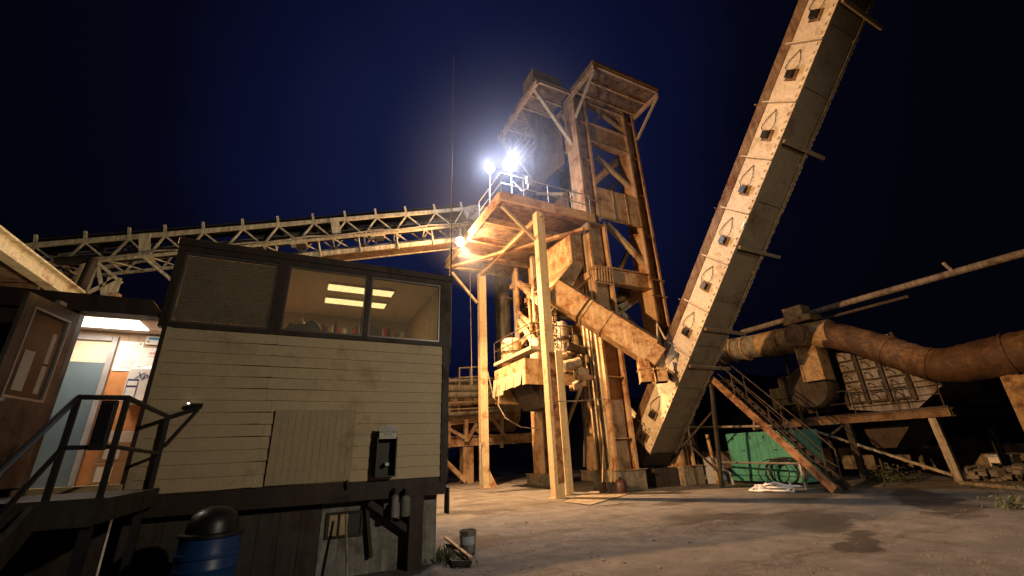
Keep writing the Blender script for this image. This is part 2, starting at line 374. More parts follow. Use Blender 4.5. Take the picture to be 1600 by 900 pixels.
# loose stones and grit on the yard, nobody could count them
st = MB(); r_ = random.Random(5)
spots_ = [(r_.uniform(720, 1600), 775 + r_.random()**0.8*150) for _ in range(26)]
for i in range(1900):
    if i % 3: cx, cy = r_.choice(spots_); px, py = cx + r_.gauss(0, 60), cy + r_.gauss(0, 10)
    else: px, py = r_.uniform(700, 1620), 768 + (r_.random()**0.7) * 170
    if py < 766 or px < 700: continue
    q = PZ(px, py); s = r_.choice((0.005, 0.006, 0.008, 0.010, 0.013))
    if i % 90 == 0: s = 0.026
    st.obox(q + V((0, 0, s*0.4)), V((s, s*0.4*r_.random(), 0)), V((-s*0.3, s*0.8, 0.3*s)), V((0, 0.1*s, s*0.6)))
o = st.build('gravel', 'stone'); o['kind'] = 'stuff'
# steel cover plate in the ground before the platform posts
c = [PZ(880, 785), PZ(922, 790), PZ(988, 771), PZ(925, 768)]
mc = MB().prism([q + V((0, 0, 0.014)) for q in c], (0, 0, 0.012)).build('cover_plate', 'concrete_block')
tag(mc, 'pale flat cover plate lying in the yard before the platform posts', 'cover plate')
# ------------------------------------------------------------------ scale house (raised cream cabin with a window band)
XL, XR, YW, YB = -1.82, 2.36, 7.5, 10.4
house = thing('scale_house', 'raised cream scale house with a dark window band and clapboard front', 'cabin', (0.3, 8.9, 0))
# lap siding
sd = MB(); nb = 13; zb, zt = 1.29, 3.50; hb = (zt-zb)/nb
rnd = random.Random(3)
for i in range(nb):
    z0 = zb + i*hb; xj = -0.38 + rnd.uniform(-0.10, 0.12)
    xs = [XL+0.05]
    while xs[-1] < XR-0.45: xs.append(xs[-1] + rnd.uniform(0.35, 0.6))
    xs[-1] = XR-0.06
    j = min(range(1, len(xs)-1), key=lambda q: abs(xs[q]-xj)); xs[j] = xj
    prof = [(0.016 + rnd.uniform(0, 0.004), rnd.uniform(0.001, 0.003)) for _ in xs]
    if i % 2 == 0 or i in (5, 9):
        prof[j] = (0.028, 0.014); prof[j+1] = (0.018, 0.003)
        if i in (4, 6, 8, 10): prof[j-1] = (0.020, 0.007); prof[min(j+1, len(xs)-1)] = (0.020, 0.008)
    for q in range(len(xs)-1):
        a, b = xs[q], xs[q+1]; (l0, s0), (l1, s1) = prof[q], prof[q+1]
        if q == j: a += 0.003; s0 = 0.008
        sd.hexa([(a, YW-l0, z0+s0), (b, YW-l1, z0+s1), (b, YW+0.02, z0+s1), (a, YW+0.02, z0+s0),
                 (a, YW-0.004, z0+hb), (b, YW-0.004, z0+hb), (b, YW+0.02, z0+hb), (a, YW+0.02, z0+hb)])
sd.box(XL, XR, YW+0.022, YW+0.08, zb, zt)
sd.build('siding', 'siding', house)
# grooved panel that closes an old opening
gp = MB(); x0, x1 = -0.27, 0.875; ng = 12
for i in range(ng):
    a = x0 + (x1-x0)*i/ng; gp.box(a+0.003, x0+(x1-x0)*(i+1)/ng, YW-0.062, YW-0.036, 1.31, 2.34)
gp.box(x0, x1, YW-0.050, YW-0.034, 1.305, 2.345)
gp.build('patch_panel', 'plywood_panel', house)['label'] = 'grooved plywood panel closing an old opening'
# body: side and back walls, floor, roof
MB().box(XR-0.10, XR-0.02, YW+0.08, YB, 1.29, 4.80).build('side_wall', 'siding', house)
bw = MB(); bw.box(XL, XR, YB, YB+0.08, 1.29, 4.80); bw.build('back_wall', 'interior_wall', house)
MB().box(XL-0.06, XL, YW+0.08, YB, 3.86, 4.80).build('side_wall', 'interior_wall', house)
MB().box(XL, XR-0.1, YW+0.08, YB, 3.02, 3.10).build('floor', 'interior_wall', house)
MB().box(XL, XR-0.1, YW+0.10, YB, 4.785, 4.80).build('ceiling', 'ceiling_tile', house)
rf = MB(); rf.box(XL-0.14, XR+0.12, YW-0.05, YB+0.15, 4.805, 4.93); rf.build('roof', 'brown_trim', house, bevel=0.01)
# dark window band: posts, head and sill
MB().box(XL-0.12, XR+0.08, YW-0.03, YW+0.10, 3.50, 3.575).build('sill', 'brown_trim', house)
MB().box(XL-0.12, XR+0.08, YW-0.03, YW+0.10, 4.715, 4.803).build('window_head', 'brown_trim', house)
wins = [(-1.84, -0.555), (-0.395, 0.865), (0.945, 2.235)]
for a, b in ((XL-0.12, wins[0][0]), (wins[0][1], wins[1][0]), (wins[1][1], wins[2][0]), (wins[2][1], XR+0.08)):
    MB().box(a, b, YW-0.028, YW+0.10, 3.575, 4.715).build('window_post', 'brown_trim', house)
for k, (a, b) in enumerate(wins):
    f = MB(); z0, z1 = 3.578, 4.712; w = 0.03
    f.box(a+0.002, a+w, YW-0.012, YW+0.05, z0, z1).box(b-w, b-0.002, YW-0.012, YW+0.05, z0, z1)
    f.box(a+w, b-w, YW-0.012, YW+0.05, z0, z0+w).box(a+w, b-w, YW-0.012, YW+0.05, z1-w, z1)
    wo = f.build('window', 'dull_frame', house)
    MB().box(a+w, b-w, YW+0.012, YW+0.018, z0+w, z1-w).build('pane', 'window_glass', wo)
    if k == 0:
        bl = MB(); n = 30
        for i in range(n):
            z = z0 + 0.06 + (z1-z0-0.1)*i/n
            bl.hexa([(a+0.04, YW+0.060, z), (b-0.04, YW+0.060, z), (b-0.04, YW+0.076, z+0.036), (a+0.04, YW+0.076, z+0.036),
                     (a+0.04, YW+0.061, z+0.002), (b-0.04, YW+0.061, z+0.002), (b-0.04, YW+0.078, z+0.037), (a+0.04, YW+0.078, z+0.037)])
        bl.build('blind', 'blind_slat', wo)['label'] = 'closed slatted blind behind the left window'
# trims
MB().box(XR-0.06, XR+0.06, YW-0.035, YW+0.06, 1.22, 3.50).build('corner_trim', 'brown_trim', house)
MB().box(XL-0.005, XL+0.05, YW-0.030, YW+0.03, 1.29, 3.50).build('corner_trim', 'siding', house)
MB().box(XL-0.02, XR+0.05, YW-0.01, YW+0.12, 1.02, 1.286).build('floor_beam', 'brown_trim', house)
# lower part with the door: jambs, fascia, wall left of the door
DX0, DX1, DZ0, DZ1 = -2.80, -1.872, 1.43, 3.59
MB().box(DX1, XL-0.006, YW-0.05, YW+0.14, 1.29, 3.72).build('door_jamb', 'brown_trim', house)
MB().box(DX0-0.10, DX0, YW-0.04, YW+0.14, 1.29, 3.62).build('door_jamb', 'brown_trim', house)
MB().box(-6.5, DX0-0.10, YW-0.02, YW+0.10, 1.29, 3.62).build('wing_wall', 'brown_trim', house)
fs = MB(); fs.prism([(-6.6, YW-0.10, 3.62), (XL-0.13, YW-0.10, 3.62), (XL-0.13, YW-0.10, 3.72), (-2.05, YW-0.10, 3.86), (-6.6, YW-0.10, 3.86)], (0, 0.24, 0))
fs.build('fascia', 'brown_trim', house)
MB().box(-6.6, XL-0.13, YW+0.142, 9.6, 3.80, 3.86).build('wing_roof', 'brown_trim', house)
MB().box(DX0-0.1, XL-0.02, YW-0.06, YW+0.14, 1.30, DZ0).build('threshold', 'plank_wood', house)
# entrance room: floor, walls, ceiling with its lit panel
HY = 9.0
MB().box(-4.6, XL-0.065, YW+0.142, HY+0.06, 1.36, 1.40).build('hall_floor', 'interior_wall', house)
MB().box(-4.6, XL-0.065, YW+0.142, HY+0.06, 3.735, 3.75).build('hall_ceiling', 'ceiling_tile', house)
cl = MB()
for y in (8.10, 8.72): cl.box(-4.5, XL-0.07, y-0.012, y+0.012, 3.727, 3.734)
for x in (-2.32, -3.56): cl.box(x-0.012, x+0.012, YW+0.15, HY-0.01, 3.724, 3.7265)
cl.build('ceiling_grid', 'ceiling_tile', house)
MB().box(-3.53, -2.35, 8.13, 8.69, 3.718, 3.722).build('ceiling_light', 'tube_panel', house)
MB().box(XL-0.065, XL-0.06, YW+0.142, HY, 1.4, 3.73).build('hall_wall', 'wood_panel', house)
ix0, ix1 = -2.86, -2.78
MB().box(ix1, XL-0.07, HY, HY+0.06, 1.4, 3.10).build('hall_wall', 'wood_panel', house)
pw_ = MB(); pw_.box(-4.6, ix1, HY, HY+0.06, 3.66, 3.73)
for i in range(7):
    x = ix1 + i*0.125; pw_.box(x+0.003, min(x+0.122, XL-0.07), HY-0.003, HY+0.06, 3.103, 3.73)
pw_.build('hall_wall', 'pale_panel', house)
fr = MB(); fr.box(ix0, ix1, HY-0.04, HY+0.06, 1.4, 3.655).box(ix0-0.96, ix0-0.88, HY-0.04, HY+0.06, 1.4, 3.655).box(ix0-0.88, ix0, HY-0.04, HY+0.06, 3.575, 3.655)
fd = fr.build('inner_door_frame', 'grey_frame', house, bevel=0.008)
MB().box(ix0-0.88, ix0, HY+0.008, HY+0.05, 1.4, 3.22).build('inner_door', 'blue_door', fd)
MB().box(ix0-0.88, ix0, HY+0.010, HY+0.05, 3.224, 3.575).build('transom', 'interior_wall', fd)
lamp('hall_lamp', 'AREA', (-2.95, 8.41, 3.69), 22, (1.0, 0.84, 0.66), parent=house, shape='RECTANGLE', size=1.1, size_y=0.5)
# office ceiling fixtures seen through the windows
for y0, y1 in ((8.22, 8.52), (9.02, 9.32)):
    t_ = MB().box(0.24, 1.50, y0-0.03, y1+0.03, 4.74, 4.783).build('ceiling_fixture', 'white_card', house)
    MB().box(0.26, 1.48, y0, y1, 4.728, 4.738).build('diffuser', 'office_tube', t_)
lamp('office_lamp', 'AREA', (0.87, 8.75, 4.70), 14, (1.0, 0.78, 0.46), parent=house, shape='RECTANGLE', size=1.2, size_y=0.9)
# open door leaf, hinged at the left jamb and swung outward
dl = MB(); hx, hy = DX0, YW-0.05; dv = V((-0.17, -0.90, 0)).normalized(); dn = V((dv.y, -dv.x, 0)) * 0.022
def dpt(u, z, s): q = V((hx, hy, 0)) + dv*u + dn*s; return (q.x, q.y, z)
def dbox(m, u0, u1, z0, z1, s0=-1, s1=1):
    m.hexa([dpt(u0, z0, s0), dpt(u1, z0, s0), dpt(u1, z0, s1), dpt(u0, z0, s1), dpt(u0, z1, s0), dpt(u1, z1, s0), dpt(u1, z1, s1), dpt(u0, z1, s1)])
dw = 0.90
for q in ((0, dw, 1.45, 2.40), (0, dw, 3.44, 3.57), (0, 0.12, 2.40, 3.44), (dw-0.15, dw, 2.40, 3.44)): dbox(dl, *q)
leaf = dl.build('door', 'door_brown', house)
fr = MB()
for q in ((0.12, dw-0.15, 2.40, 2.425), (0.12, dw-0.15, 3.415, 3.44), (0.12, 0.14, 2.425, 3.415), (dw-0.17, dw-0.15, 2.425, 3.415)): dbox(fr, *q, s0=-1.25, s1=1.25)
fr.build('window_frame', 'galvanised', leaf)
gl = MB(); dbox(gl, 0.14, dw-0.17, 2.425, 3.415, -0.12, 0.12); gl.build('pane', 'door_glass', leaf)
for k, (u0, u1, z0, z1) in enumerate(((0.24, 0.31, 2.85, 3.22), (0.23, 0.31, 2.49, 2.82), (0.48, 0.64, 2.49, 2.95))):
    pm = MB(); dbox(pm, u0, u1, z0, z1, -0.34, -0.28); pm.build('notice', 'sign_grey', leaf)
hd = MB(); q = V(dpt(dw-0.07, 2.36, 1.0)); k = dn.normalized()
hd.tube(q, q + k*0.05, 0.012).lathe([(0.0, -0.03), (0.026, -0.02), (0.03, 0.0), (0.022, 0.02), (0.0, 0.028)], q + k*0.065, 12)
q2 = V(dpt(dw-0.07, 2.36, -1.0)); hd.tube(q2, q2 - k*0.05, 0.012).lathe([(0.0, -0.03), (0.026, -0.02), (0.03, 0.0), (0.022, 0.02), (0.0, 0.028)], q2 - k*0.065, 12)
hd.build('door_knob', 'galvanised', leaf, smooth=True)
hi = MB(); dbox(hi, 0.30, 0.42, 3.585, 3.63, -1.2, 1.2); hi.build('door_closer', 'galvanised', leaf)
# skirt of the cabin: board wall, posts, brace, hatch
MB().box(0.55, XR-0.03, YW+0.25, YW+0.31, 0.0, 1.02).build('skirt', 'skirt_grey', house)
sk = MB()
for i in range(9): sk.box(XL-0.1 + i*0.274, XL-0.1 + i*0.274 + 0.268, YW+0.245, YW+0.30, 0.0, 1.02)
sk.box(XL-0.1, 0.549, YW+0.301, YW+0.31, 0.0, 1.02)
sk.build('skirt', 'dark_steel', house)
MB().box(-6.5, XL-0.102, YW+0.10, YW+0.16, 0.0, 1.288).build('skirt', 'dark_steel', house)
MB().box(XR-0.10, XR-0.04, YW+0.31, YB, 0.0, 1.285).build('skirt', 'skirt_grey', house)
MB().box(1.82, 2.04, YW-0.005, YW+0.16, 0.0, 1.018).build('skirt_post', 'brown_trim', house)
MB().beam((1.20, YW+0.08, 0.98), (1.82, YW+0.08, 0.55), 0.06, 0.09).build('skirt_brace', 'brown_trim', house)
MB().beam((1.17, YW+0.17, 1.00), (1.30, YW+0.17, 0.22), 0.05, 0.07).build('skirt_brace', 'brown_trim', house)
hf = MB()
for q in ((0.62, 1.16, 0.84, 0.87), (0.62, 1.16, 0.52, 0.55), (0.62, 0.66, 0.55, 0.84), (1.12, 1.16, 0.55, 0.84), (0.79, 0.815, 0.55, 0.84)): hf.box(q[0], q[1], YW+0.215, YW+0.248, q[2], q[3])
hc = hf.build('hatch', 'brown_trim', house)
MB().box(0.665, 0.785, YW+0.235, YW+0.247, 0.552, 0.838).build('hatch_board', 'plywood_panel', hc)
MB().box(0.82, 0.93, YW+0.232, YW+0.244, 0.552, 0.838).build('hatch_board', 'plank_wood', hc)
MB().box(0.93, 1.118, YW+0.238, YW+0.247, 0.552, 0.838).build('hatch_board', 'black_paint', hc)
MB().path([(0.83, YW-0.04, 1.33), (0.83, YW-0.07, 1.28), (0.85, YW-0.05, 1.20)], 0.02).build('spigot', 'black_paint', house, smooth=True)
# whip antenna and hanging chain at the right corner
an = MB(); an.tube((XR+0.09, YW+0.05, 3.2), (XR+0.09, YW+0.05, 5.6), 0.022, 8).tube((XR+0.09, YW+0.05, 5.6), (XR+0.09, YW+0.05, 11.0), 0.012, 6, r2=0.006)
tag(an.build('whip_antenna', 'black_paint'), 'thin tall dark whip antenna standing at the cabin corner', 'antenna')
ch = MB(); c0 = V((XR+0.135, YW+0.12, 4.86))
ch.box(XR+0.06, XR+0.15, YW+0.10, YW+0.14, 4.85, 4.87)
for i in range(42):
    p = c0 + V((0, 0, -0.032*i)); 
    ch.tube(p, p + V((0.006 if i % 2 else 0, 0.0 if i % 2 else 0.006, -0.028)), 0.008, 5)
tag(ch.build('hanging_chain', 'galvanised'), 'thin chain hanging down beside the cabin corner below the antenna', 'chain')

# ---- water point on the front wall
wb = thing('water_box', 'dark open box with a small spout fixed under the caution sign', 'water box', (1.37, YW, 1.33))
bx = MB(); x0, x1, z0, z1 = 1.215, 1.525, 1.335, 1.92
bx.box(x0, x1, YW-0.034, YW-0.024, z0, z1).box(x0, x0+0.018, YW-0.20, YW-0.034, z0, z1).box(x1-0.018, x1, YW-0.20, YW-0.034, z0, z1)
bx.box(x0+0.018, x1-0.018, YW-0.20, YW-0.034, z1-0.02, z1).box(x0+0.018, x1-0.018, YW-0.20, YW-0.034, z0, z0+0.02)
bx.build('box', 'black_paint', wb)
MB().box(1.36, 1.42, YW-0.17, YW-0.034, 1.50, 1.54).build('spout', 'galvanised', wb)
sg = thing('caution_sign', 'small pale caution sign about water on the cream wall', 'sign', (1.37, YW-0.2, 2.0))
MB().box(1.235, 1.495, YW-0.222, YW-0.214, 1.895, 2.085).build('board', 'sign_grey', sg)
MB().box(1.25, 1.48, YW-0.225, YW-0.2225, 2.015, 2.072).build('header', 'ink_pale', sg)
lettering('CAUTION', (1.365, YW-0.226, 2.043), (1, 0, 0), (0, 0, 1), 0.062, 'sign_grey', sg)
lettering('NON-POTABLE', (1.365, YW-0.2235, 1.995), (1, 0, 0), (0, 0, 1), 0.041, 'ink', sg)
lettering('WATER', (1.365, YW-0.2235, 1.960), (1, 0, 0), (0, 0, 1), 0.038, 'ink', sg)
lettering('DO NOT DRINK', (1.365, YW-0.2235, 1.925), (1, 0, 0), (0, 0, 1), 0.030, 'ink_pale', sg)

# ---- things on the office window sill
zs = 3.578
bg_ = MB(); bg_.lathe([(0.0, 0), (0.20, 0.0), (0.24, 0.05), (0.20, 0.12), (0.10, 0.17), (0.0, 0.18)], (-0.05, 7.68, zs), 14)
for v in bg_.bm.verts: v.co.x = -0.05 + (v.co.x+0.05)*1.15; v.co.y = 7.68 + (v.co.y-7.68)*0.45; v.co.z = zs + (v.co.z-zs)*1.35; v.co.z += 0.05*math.sin(v.co.x*14)*max(0, (v.co.z-zs)/0.15)
tag(bg_.build('shoulder_bag', 'black_paint', smooth=True), 'slumped black bag lying on the middle window sill', 'bag')
bt = thing('bottle', 'tall clear bottle standing behind the black bag in the window', 'bottle', (-0.10, 8.02, 3.1))
MB().lathe([(0.0, 0.0), (0.05, 0.0), (0.05, 0.20), (0.045, 0.24), (0.02, 0.28), (0.0, 0.282)], (-0.10, 8.02, 3.64), 14).build('body', 'galvanised', bt, smooth=True)
MB().lathe([(0.0, 0.0), (0.024, 0.0), (0.024, 0.03), (0.0, 0.03)], (-0.10, 8.02, 3.9225), 12).build('cap', 'white_card', bt)
dsk = thing('desk', 'brown desk top running along inside the office windows', 'desk', (0.3, 7.95, 3.1))
MB().box(-1.7, 2.2, 7.56, 8.3, 3.53, 3.577).build('top', 'interior_wall', dsk)
MB().box(-1.7, -1.64, 7.66, 8.26, 3.10, 3.53).build('leg', 'interior_wall', dsk); MB().box(2.14, 2.2, 7.66, 8.26, 3.10, 3.53).build('leg', 'interior_wall', dsk)
bt.location.z = 3.1
mo = thing('monitor', 'small black screen at the foot of the right office window', 'monitor', (1.09, 7.62, zs))
MB().box(0.96, 1.21, 7.60, 7.63, zs+0.03, zs+0.22).build('screen', 'black_plastic', mo, bevel=0.006)
MB().box(1.04, 1.13, 7.58, 7.68, zs, zs+0.03).build('stand', 'black_plastic', mo)
ra = MB(); ra.tube((0.42, 7.62, zs), (0.42, 7.62, zs+0.02), 0.03).tube((0.42, 7.62, zs+0.02), (0.425, 7.62, zs+0.26), 0.011, 8)
tag(ra.build('radio_aerial', 'black_plastic'), 'short upright black radio aerial in the middle window', 'aerial')
cc = thing('chair', 'pale rounded chair back seen low in the middle office window', 'chair', (0.75, 8.6, 3.1))
MB().path([(0.60+0.02*0, 8.6, 3.42), (0.60, 8.62, 3.62), (0.64, 8.63, 3.74), (0.75, 8.64, 3.79), (0.86, 8.63, 3.74), (0.90, 8.62, 3.62), (0.90, 8.6, 3.42)], 0.014).build('backrest', 'white_card', cc, smooth=True)
MB().box(0.58, 0.92, 8.56, 8.96, 3.40, 3.45).build('seat', 'white_card', cc)
for lx, ly in ((0.6, 8.58), (0.9, 8.58), (0.6, 8.94), (0.9, 8.94)): MB().tube((lx, ly, 3.1), (lx, ly, 3.40), 0.014, 8).build('leg', 'galvanised', cc)

# ---- papers and boxes in the entrance
nx0, nx1, nz0, nz1 = -2.755, -2.445, 3.10, 3.59
np_ = thing('notice_sheet', 'large white printed notice pinned beside the inner door', 'notice', (-2.6, HY, nz0))
MB().box(nx0, nx1, HY-0.012, HY-0.0055, nz0, nz1).build('sheet', 'paper', np_)
z = nz1-0.06; rr = random.Random(5)
while z > nz0+0.03:
    a = nx0+0.03+rr.uniform(0, 0.03); b = nx1-0.03-rr.choice((0, 0, 0.03, 0.1))
    MB().box(a, b, HY-0.0145, HY-0.0125, z, z+0.006).build('text_line', 'ink_pale', np_); z -= rr.choice((0.016, 0.016, 0.034))
MB().lathe([(0, 0), (0.016, 0), (0.016, 0.002), (0, 0.002)], (nx1-0.04, HY-0.0145, nz1-0.035), 14, axis=1).build('seal', 'ink_pale', np_)
ds = thing('leaflet_holder', 'white leaflet holder with a blue band high on the hall wall', 'leaflet holder', (-2.3, HY, 3.55))
MB().box(-2.42, -2.20, HY-0.06, HY-0.006, 3.55, 3.69).build('holder', 'white_card', ds)
MB().box(-2.39, -2.22, HY-0.064, HY-0.061, 3.63, 3.665).build('band', 'ink_blue', ds)
MB().box(-2.40, -2.36, HY-0.064, HY-0.061, 3.585, 3.605).build('label_patch', 'ink', ds)
cd = thing('emergency_card', 'white card with red printing pinned below the leaflet holder', 'notice', (-2.3, HY, 3.18))
MB().box(-2.455, -2.17, HY-0.014, HY-0.006, 3.18, 3.50).build('sheet', 'white_card', cd)
lettering('EMERGENCY', (-2.335, HY-0.0165, 3.405), (1, 0, 0), (0, 0, 1), 0.05, 'ink_red', cd, align='LEFT')
lettering('911', (-2.27, HY-0.0165, 3.335), (1, 0, 0), (0, 0, 1), 0.075, 'ink_red', cd, align='LEFT')
MB().box(-2.34, -2.28, HY-0.0165, HY-0.0145, 3.350, 3.356).build('text_line', 'ink', cd)
pb = thing('paper_carton', 'white paper carton printed with navy lettering on the hall shelf', 'carton', (-2.25, 8.85, 2.58))
MB().box(-2.455, -2.02, 8.70, 8.985, 2.60, 3.10).build('carton', 'white_card', pb, bevel=0.004)
lettering('Xpedx', (-2.365, 8.697, 2.985), (1, 0, 0), (0, 0, 1), 0.135, 'ink_navy', pb, italic=True, align='LEFT')
for z0, z1 in ((2.83, 2.90), (2.62, 2.80)):
    b_ = MB().box(-2.44, -2.30, 8.6965, 8.6985, z0-0.012, z1+0.03).build('printed_panel', 'ink_navy', pb)
    MB().box(-2.43, -2.31, 8.6935, 8.6955, z0, z1).build('printed_inset', 'paper', b_)
MB().prism([(-2.44, 8.76, 3.103), (-2.2, 8.72, 3.103), (-2.1, 8.72, 3.17), (-2.3, 8.8, 3.15)], (0, 0.1, 0.012)).build('loose_sheet', 'white_card', pb)
MB().box(-2.44, -1.90, 8.55, 8.985, 2.565, 2.597).build('shelf', 'white_card', house)
for k, (x0, x1, y0, z0, z1, mt, lb) in enumerate(((-2.52, -2.05, 8.55, 1.402, 1.70, 'cardboard', 'brown carton with a white label standing on the hall floor'), (-2.50, -2.05, 8.58, 1.703, 1.985, 'cardboard', 'brown carton with a white label stacked on the lowest hall carton'), (-2.47, -2.07, 8.62, 1.988, 2.14, 'white_card', 'flat white carton on top of the hall carton stack'))):
    c_ = thing('carton', lb, 'carton', (-2.28, 8.78, z0), 'cartons stacked in the entrance hall')
    MB().box(x0, x1, y0, 8.985, z0, z1).build('box', mt, c_, bevel=0.005)
    if k < 2: MB().box(x0+0.06, x0+0.24, y0-0.004, y0-0.001, z0+0.05, z1-0.05).build('label_patch', 'paper', c_)

# office clutter against the rear wall
sf = thing('shelf', 'dark shelf with binders against the rear wall of the office', 'shelf', (0.3, YB-0.2, 3.9))
MB().box(-0.3, 2.1, YB-0.28, YB-0.01, 4.18, 4.21).build('board', 'interior_wall', sf)
r_ = random.Random(12); x = -0.2
while x < 1.9:
    w = r_.uniform(0.04, 0.08); MB().box(x, x+w, YB-0.25, YB-0.03, 4.212, 4.212+r_.uniform(0.22, 0.32)).build('binder', r_.choice(('ink_navy', 'white_card', 'black_plastic', 'cardboard', 'ink_red')), sf); x += w + 0.004 + (0.2 if r_.random() < 0.15 else 0)
tag(MB().box(1.45, 2.05, YB-0.02, YB-0.006, 3.75, 4.15).build('wall_chart', 'white_card'), 'pale chart hanging on the rear wall of the office', 'chart')
mg = MB().lathe([(0, 0), (0.045, 0), (0.045, 0.16), (0.038, 0.16), (0.036, 0.02), (0, 0.02)], (1.55, 7.62, zs), 14); tag(mg.build('mug', 'white_card', smooth=True), 'small mug standing on the sill of the right office window', 'mug')
vp = thing('blind_wand', 'thin pale blind wand hanging inside the right office window', 'wand', (2.1, 7.6, 4.2))
MB().tube((2.12, 7.60, 4.7), (2.05, 7.60, 3.72), 0.008, 6).build('rod', 'white_card', vp)
# ------------------------------------------------------------------ entrance landing, steps and handrail
ld = thing('entrance_steps', 'dark steel landing and steps with handrail at the cabin door', 'steps', (-2.2, 6.5, 0))
LX0, LX1, LY0, LY1, LZ = -3.05, -1.50, 5.55, 7.43, 1.36
MB().box(LX0, LX1, LY0, LY1, LZ-0.05, LZ).build('landing', 'dark_steel', ld)
fr = MB(); fr.box(LX0, LX1, LY0-0.05, LY0-0.002, LZ-0.22, LZ+0.01).box(LX1+0.002, LX1+0.05, LY0-0.05, LY1, LZ-0.20, LZ+0.005)
fr.build('landing_frame', 'dark_steel', ld)
for x in (LX0+0.06, LX1-0.06):
    for y in (LY0+0.06, LY1-0.2): MB().box(x-0.04, x+0.04, y-0.04, y+0.04, 0, LZ-0.051).build('landing_leg', 'black_paint', ld)
n = 7
for i in range(1, n):
    z = LZ - i*LZ/n; y = LY0 - 0.05 - i*0.26
    MB().box(-2.98, -1.96, y-0.02, y+0.26, z-0.04, z).build('tread', 'wood_tread', ld)
for x in (-3.02, -1.92): MB().beam((x, LY0-0.06, LZ-0.12), (x, LY0-0.05-n*0.26, 0.02), 0.05, 0.24).build('stringer', 'dark_steel', ld)
hr = MB(); r = 0.026
A = V((-1.90, 5.60, 2.27)); B = V((-1.53, 5.60, 2.27)); Cc = V((-1.53, 7.38, 2.24))
Lr = V((-1.90, 3.9, 1.02))
hr.path([Lr, A + V((0, -0.02, -0.01)), A, B, Cc], r, 8)
hr.path([Lr + V((0, 0.05, -0.42)), A + V((0, 0, -0.46))], 0.022, 8).path([A + V((0, 0, -0.46)), B + V((0, 0, -0.46)), Cc + V((0, 0, -0.46))], 0.02, 8)
rail = hr.build('handrail', 'black_paint', ld, smooth=True)
for q, zb in ((A, LZ), (B, LZ-0.2), (Cc - V((0, 0.02, 0)), LZ-0.2), (V((-1.90, 4.3, 1.31)), 0.5)): MB().beam((q.x, q.y, zb), q, 0.045, 0.045, (0, 1, 0)).build('rail_post', 'black_paint', ld)
MB().path([Cc, (-1.22, 7.40, 2.37), (-1.20, 7.42, 2.36)], 0.022, 7).path([(-1.22, 7.42, 2.34), (-1.50, 7.40, 1.86)], 0.018, 7).build('wall_bracket', 'black_paint', ld)
ml = thing('mail_box', 'long flat black box hung on the landing handrail post', 'box', (-1.62, 5.58, 1.75))
MB().box(-1.70, -1.575, 5.52, 5.57, 1.78, 2.235).build('box', 'black_paint', ml, bevel=0.006)
MB().box(-1.685, -1.59, 5.512, 5.519, 1.85, 2.20).build('lid', 'black_plastic', ml, bevel=0.004)
wl = thing('bracket_lamp', 'tiny dark lamp on the rail bracket against the cream wall', 'lamp', (-1.25, 7.38, 2.38))
MB().path([(-1.36, 7.39, 2.395), (-1.18, 7.39, 2.395)], 0.028, 8).build('housing', 'black_paint', wl, smooth=True)
MB().lathe([(0, 0), (0.016, 0.004), (0.012, 0.014), (0, 0.016)], (-1.345, 7.375, 2.41), 10).build('lens', 'steady_lamp', wl)
# ------------------------------------------------------------------ litter drum
dr = thing('litter_drum', 'blue plastic drum with a black dome lid before the cabin', 'litter drum', (-0.66, 6.25, 0))
MB().lathe([(0.0, 0), (0.27, 0), (0.285, 0.04), (0.29, 0.28), (0.30, 0.30), (0.29, 0.32), (0.292, 0.58), (0.302, 0.60), (0.292, 0.62), (0.285, 0.88), (0.25, 0.90), (0, 0.90)], (-0.66, 6.25, 0), 36).build('drum', 'blue_plastic', dr, smooth=True)
dm = MB(); dm.lathe([(0.305, 0.895), (0.305, 0.925), (0.25, 0.935), (0.242, 1.02), (0.21, 1.10), (0.14, 1.155), (0.06, 1.178), (0, 1.18)], (-0.66, 6.25, 0), 36)
dm.build('dome_lid', 'black_plastic', dr, smooth=True)
MB().lathe([(0.301, 0.70), (0.305, 0.71), (0.305, 0.74), (0.301, 0.75)], (-0.66, 6.25, 0), 36).build('band', 'blue_plastic', dr)
# ------------------------------------------------------------------ clutter at the foot of the cabin
for i, (x, r, h, mt, lb) in enumerate(((1.555, 0.06, 0.30, 'grey_frame', 'grey narrow canister hung under the cabin floor beam'), (1.72, 0.075, 0.28, 'skirt_grey', 'pale wide canister hung under the floor beam beside the post'))):
    t_ = thing('canister', lb, 'canister', (x, YW+0.02, 0.76))
    MB().lathe([(0, 0.76), (r*0.9, 0.76), (r, 0.775), (r, 0.74+h), (r*0.5, 0.77+h), (0, 0.78+h)], (x, YW-0.11, 0), 18).build('body', mt, t_, smooth=True)
    MB().lathe([(0, 0), (r*0.52, 0), (r*0.52, 0.07), (0, 0.07)], (x, YW-0.11, 0.781+h), 14).build('cap', 'black_plastic', t_)
    MB().box(x-0.012, x+0.012, YW-0.12, YW-0.015, 0.852+h, 0.868+h).build('hook', 'black_paint', t_)
ex = MB(); ex.box(2.43, 2.47, YW-0.02, YW+0.16, 0.72, 1.12); tag(ex.build('meter_box', 'black_paint', bevel=0.01), 'narrow dark meter box on the corner edge of the cabin skirt', 'box')
pt = MB()
pt.tube((0.92, 7.1, 0.0), (0.86, 7.44, 0.86), 0.018, 8); tag(pt.build('leaning_pipe', 'old_pipe'), 'thin pale pipe leaning on the hatch in the cabin skirt', 'pipe')
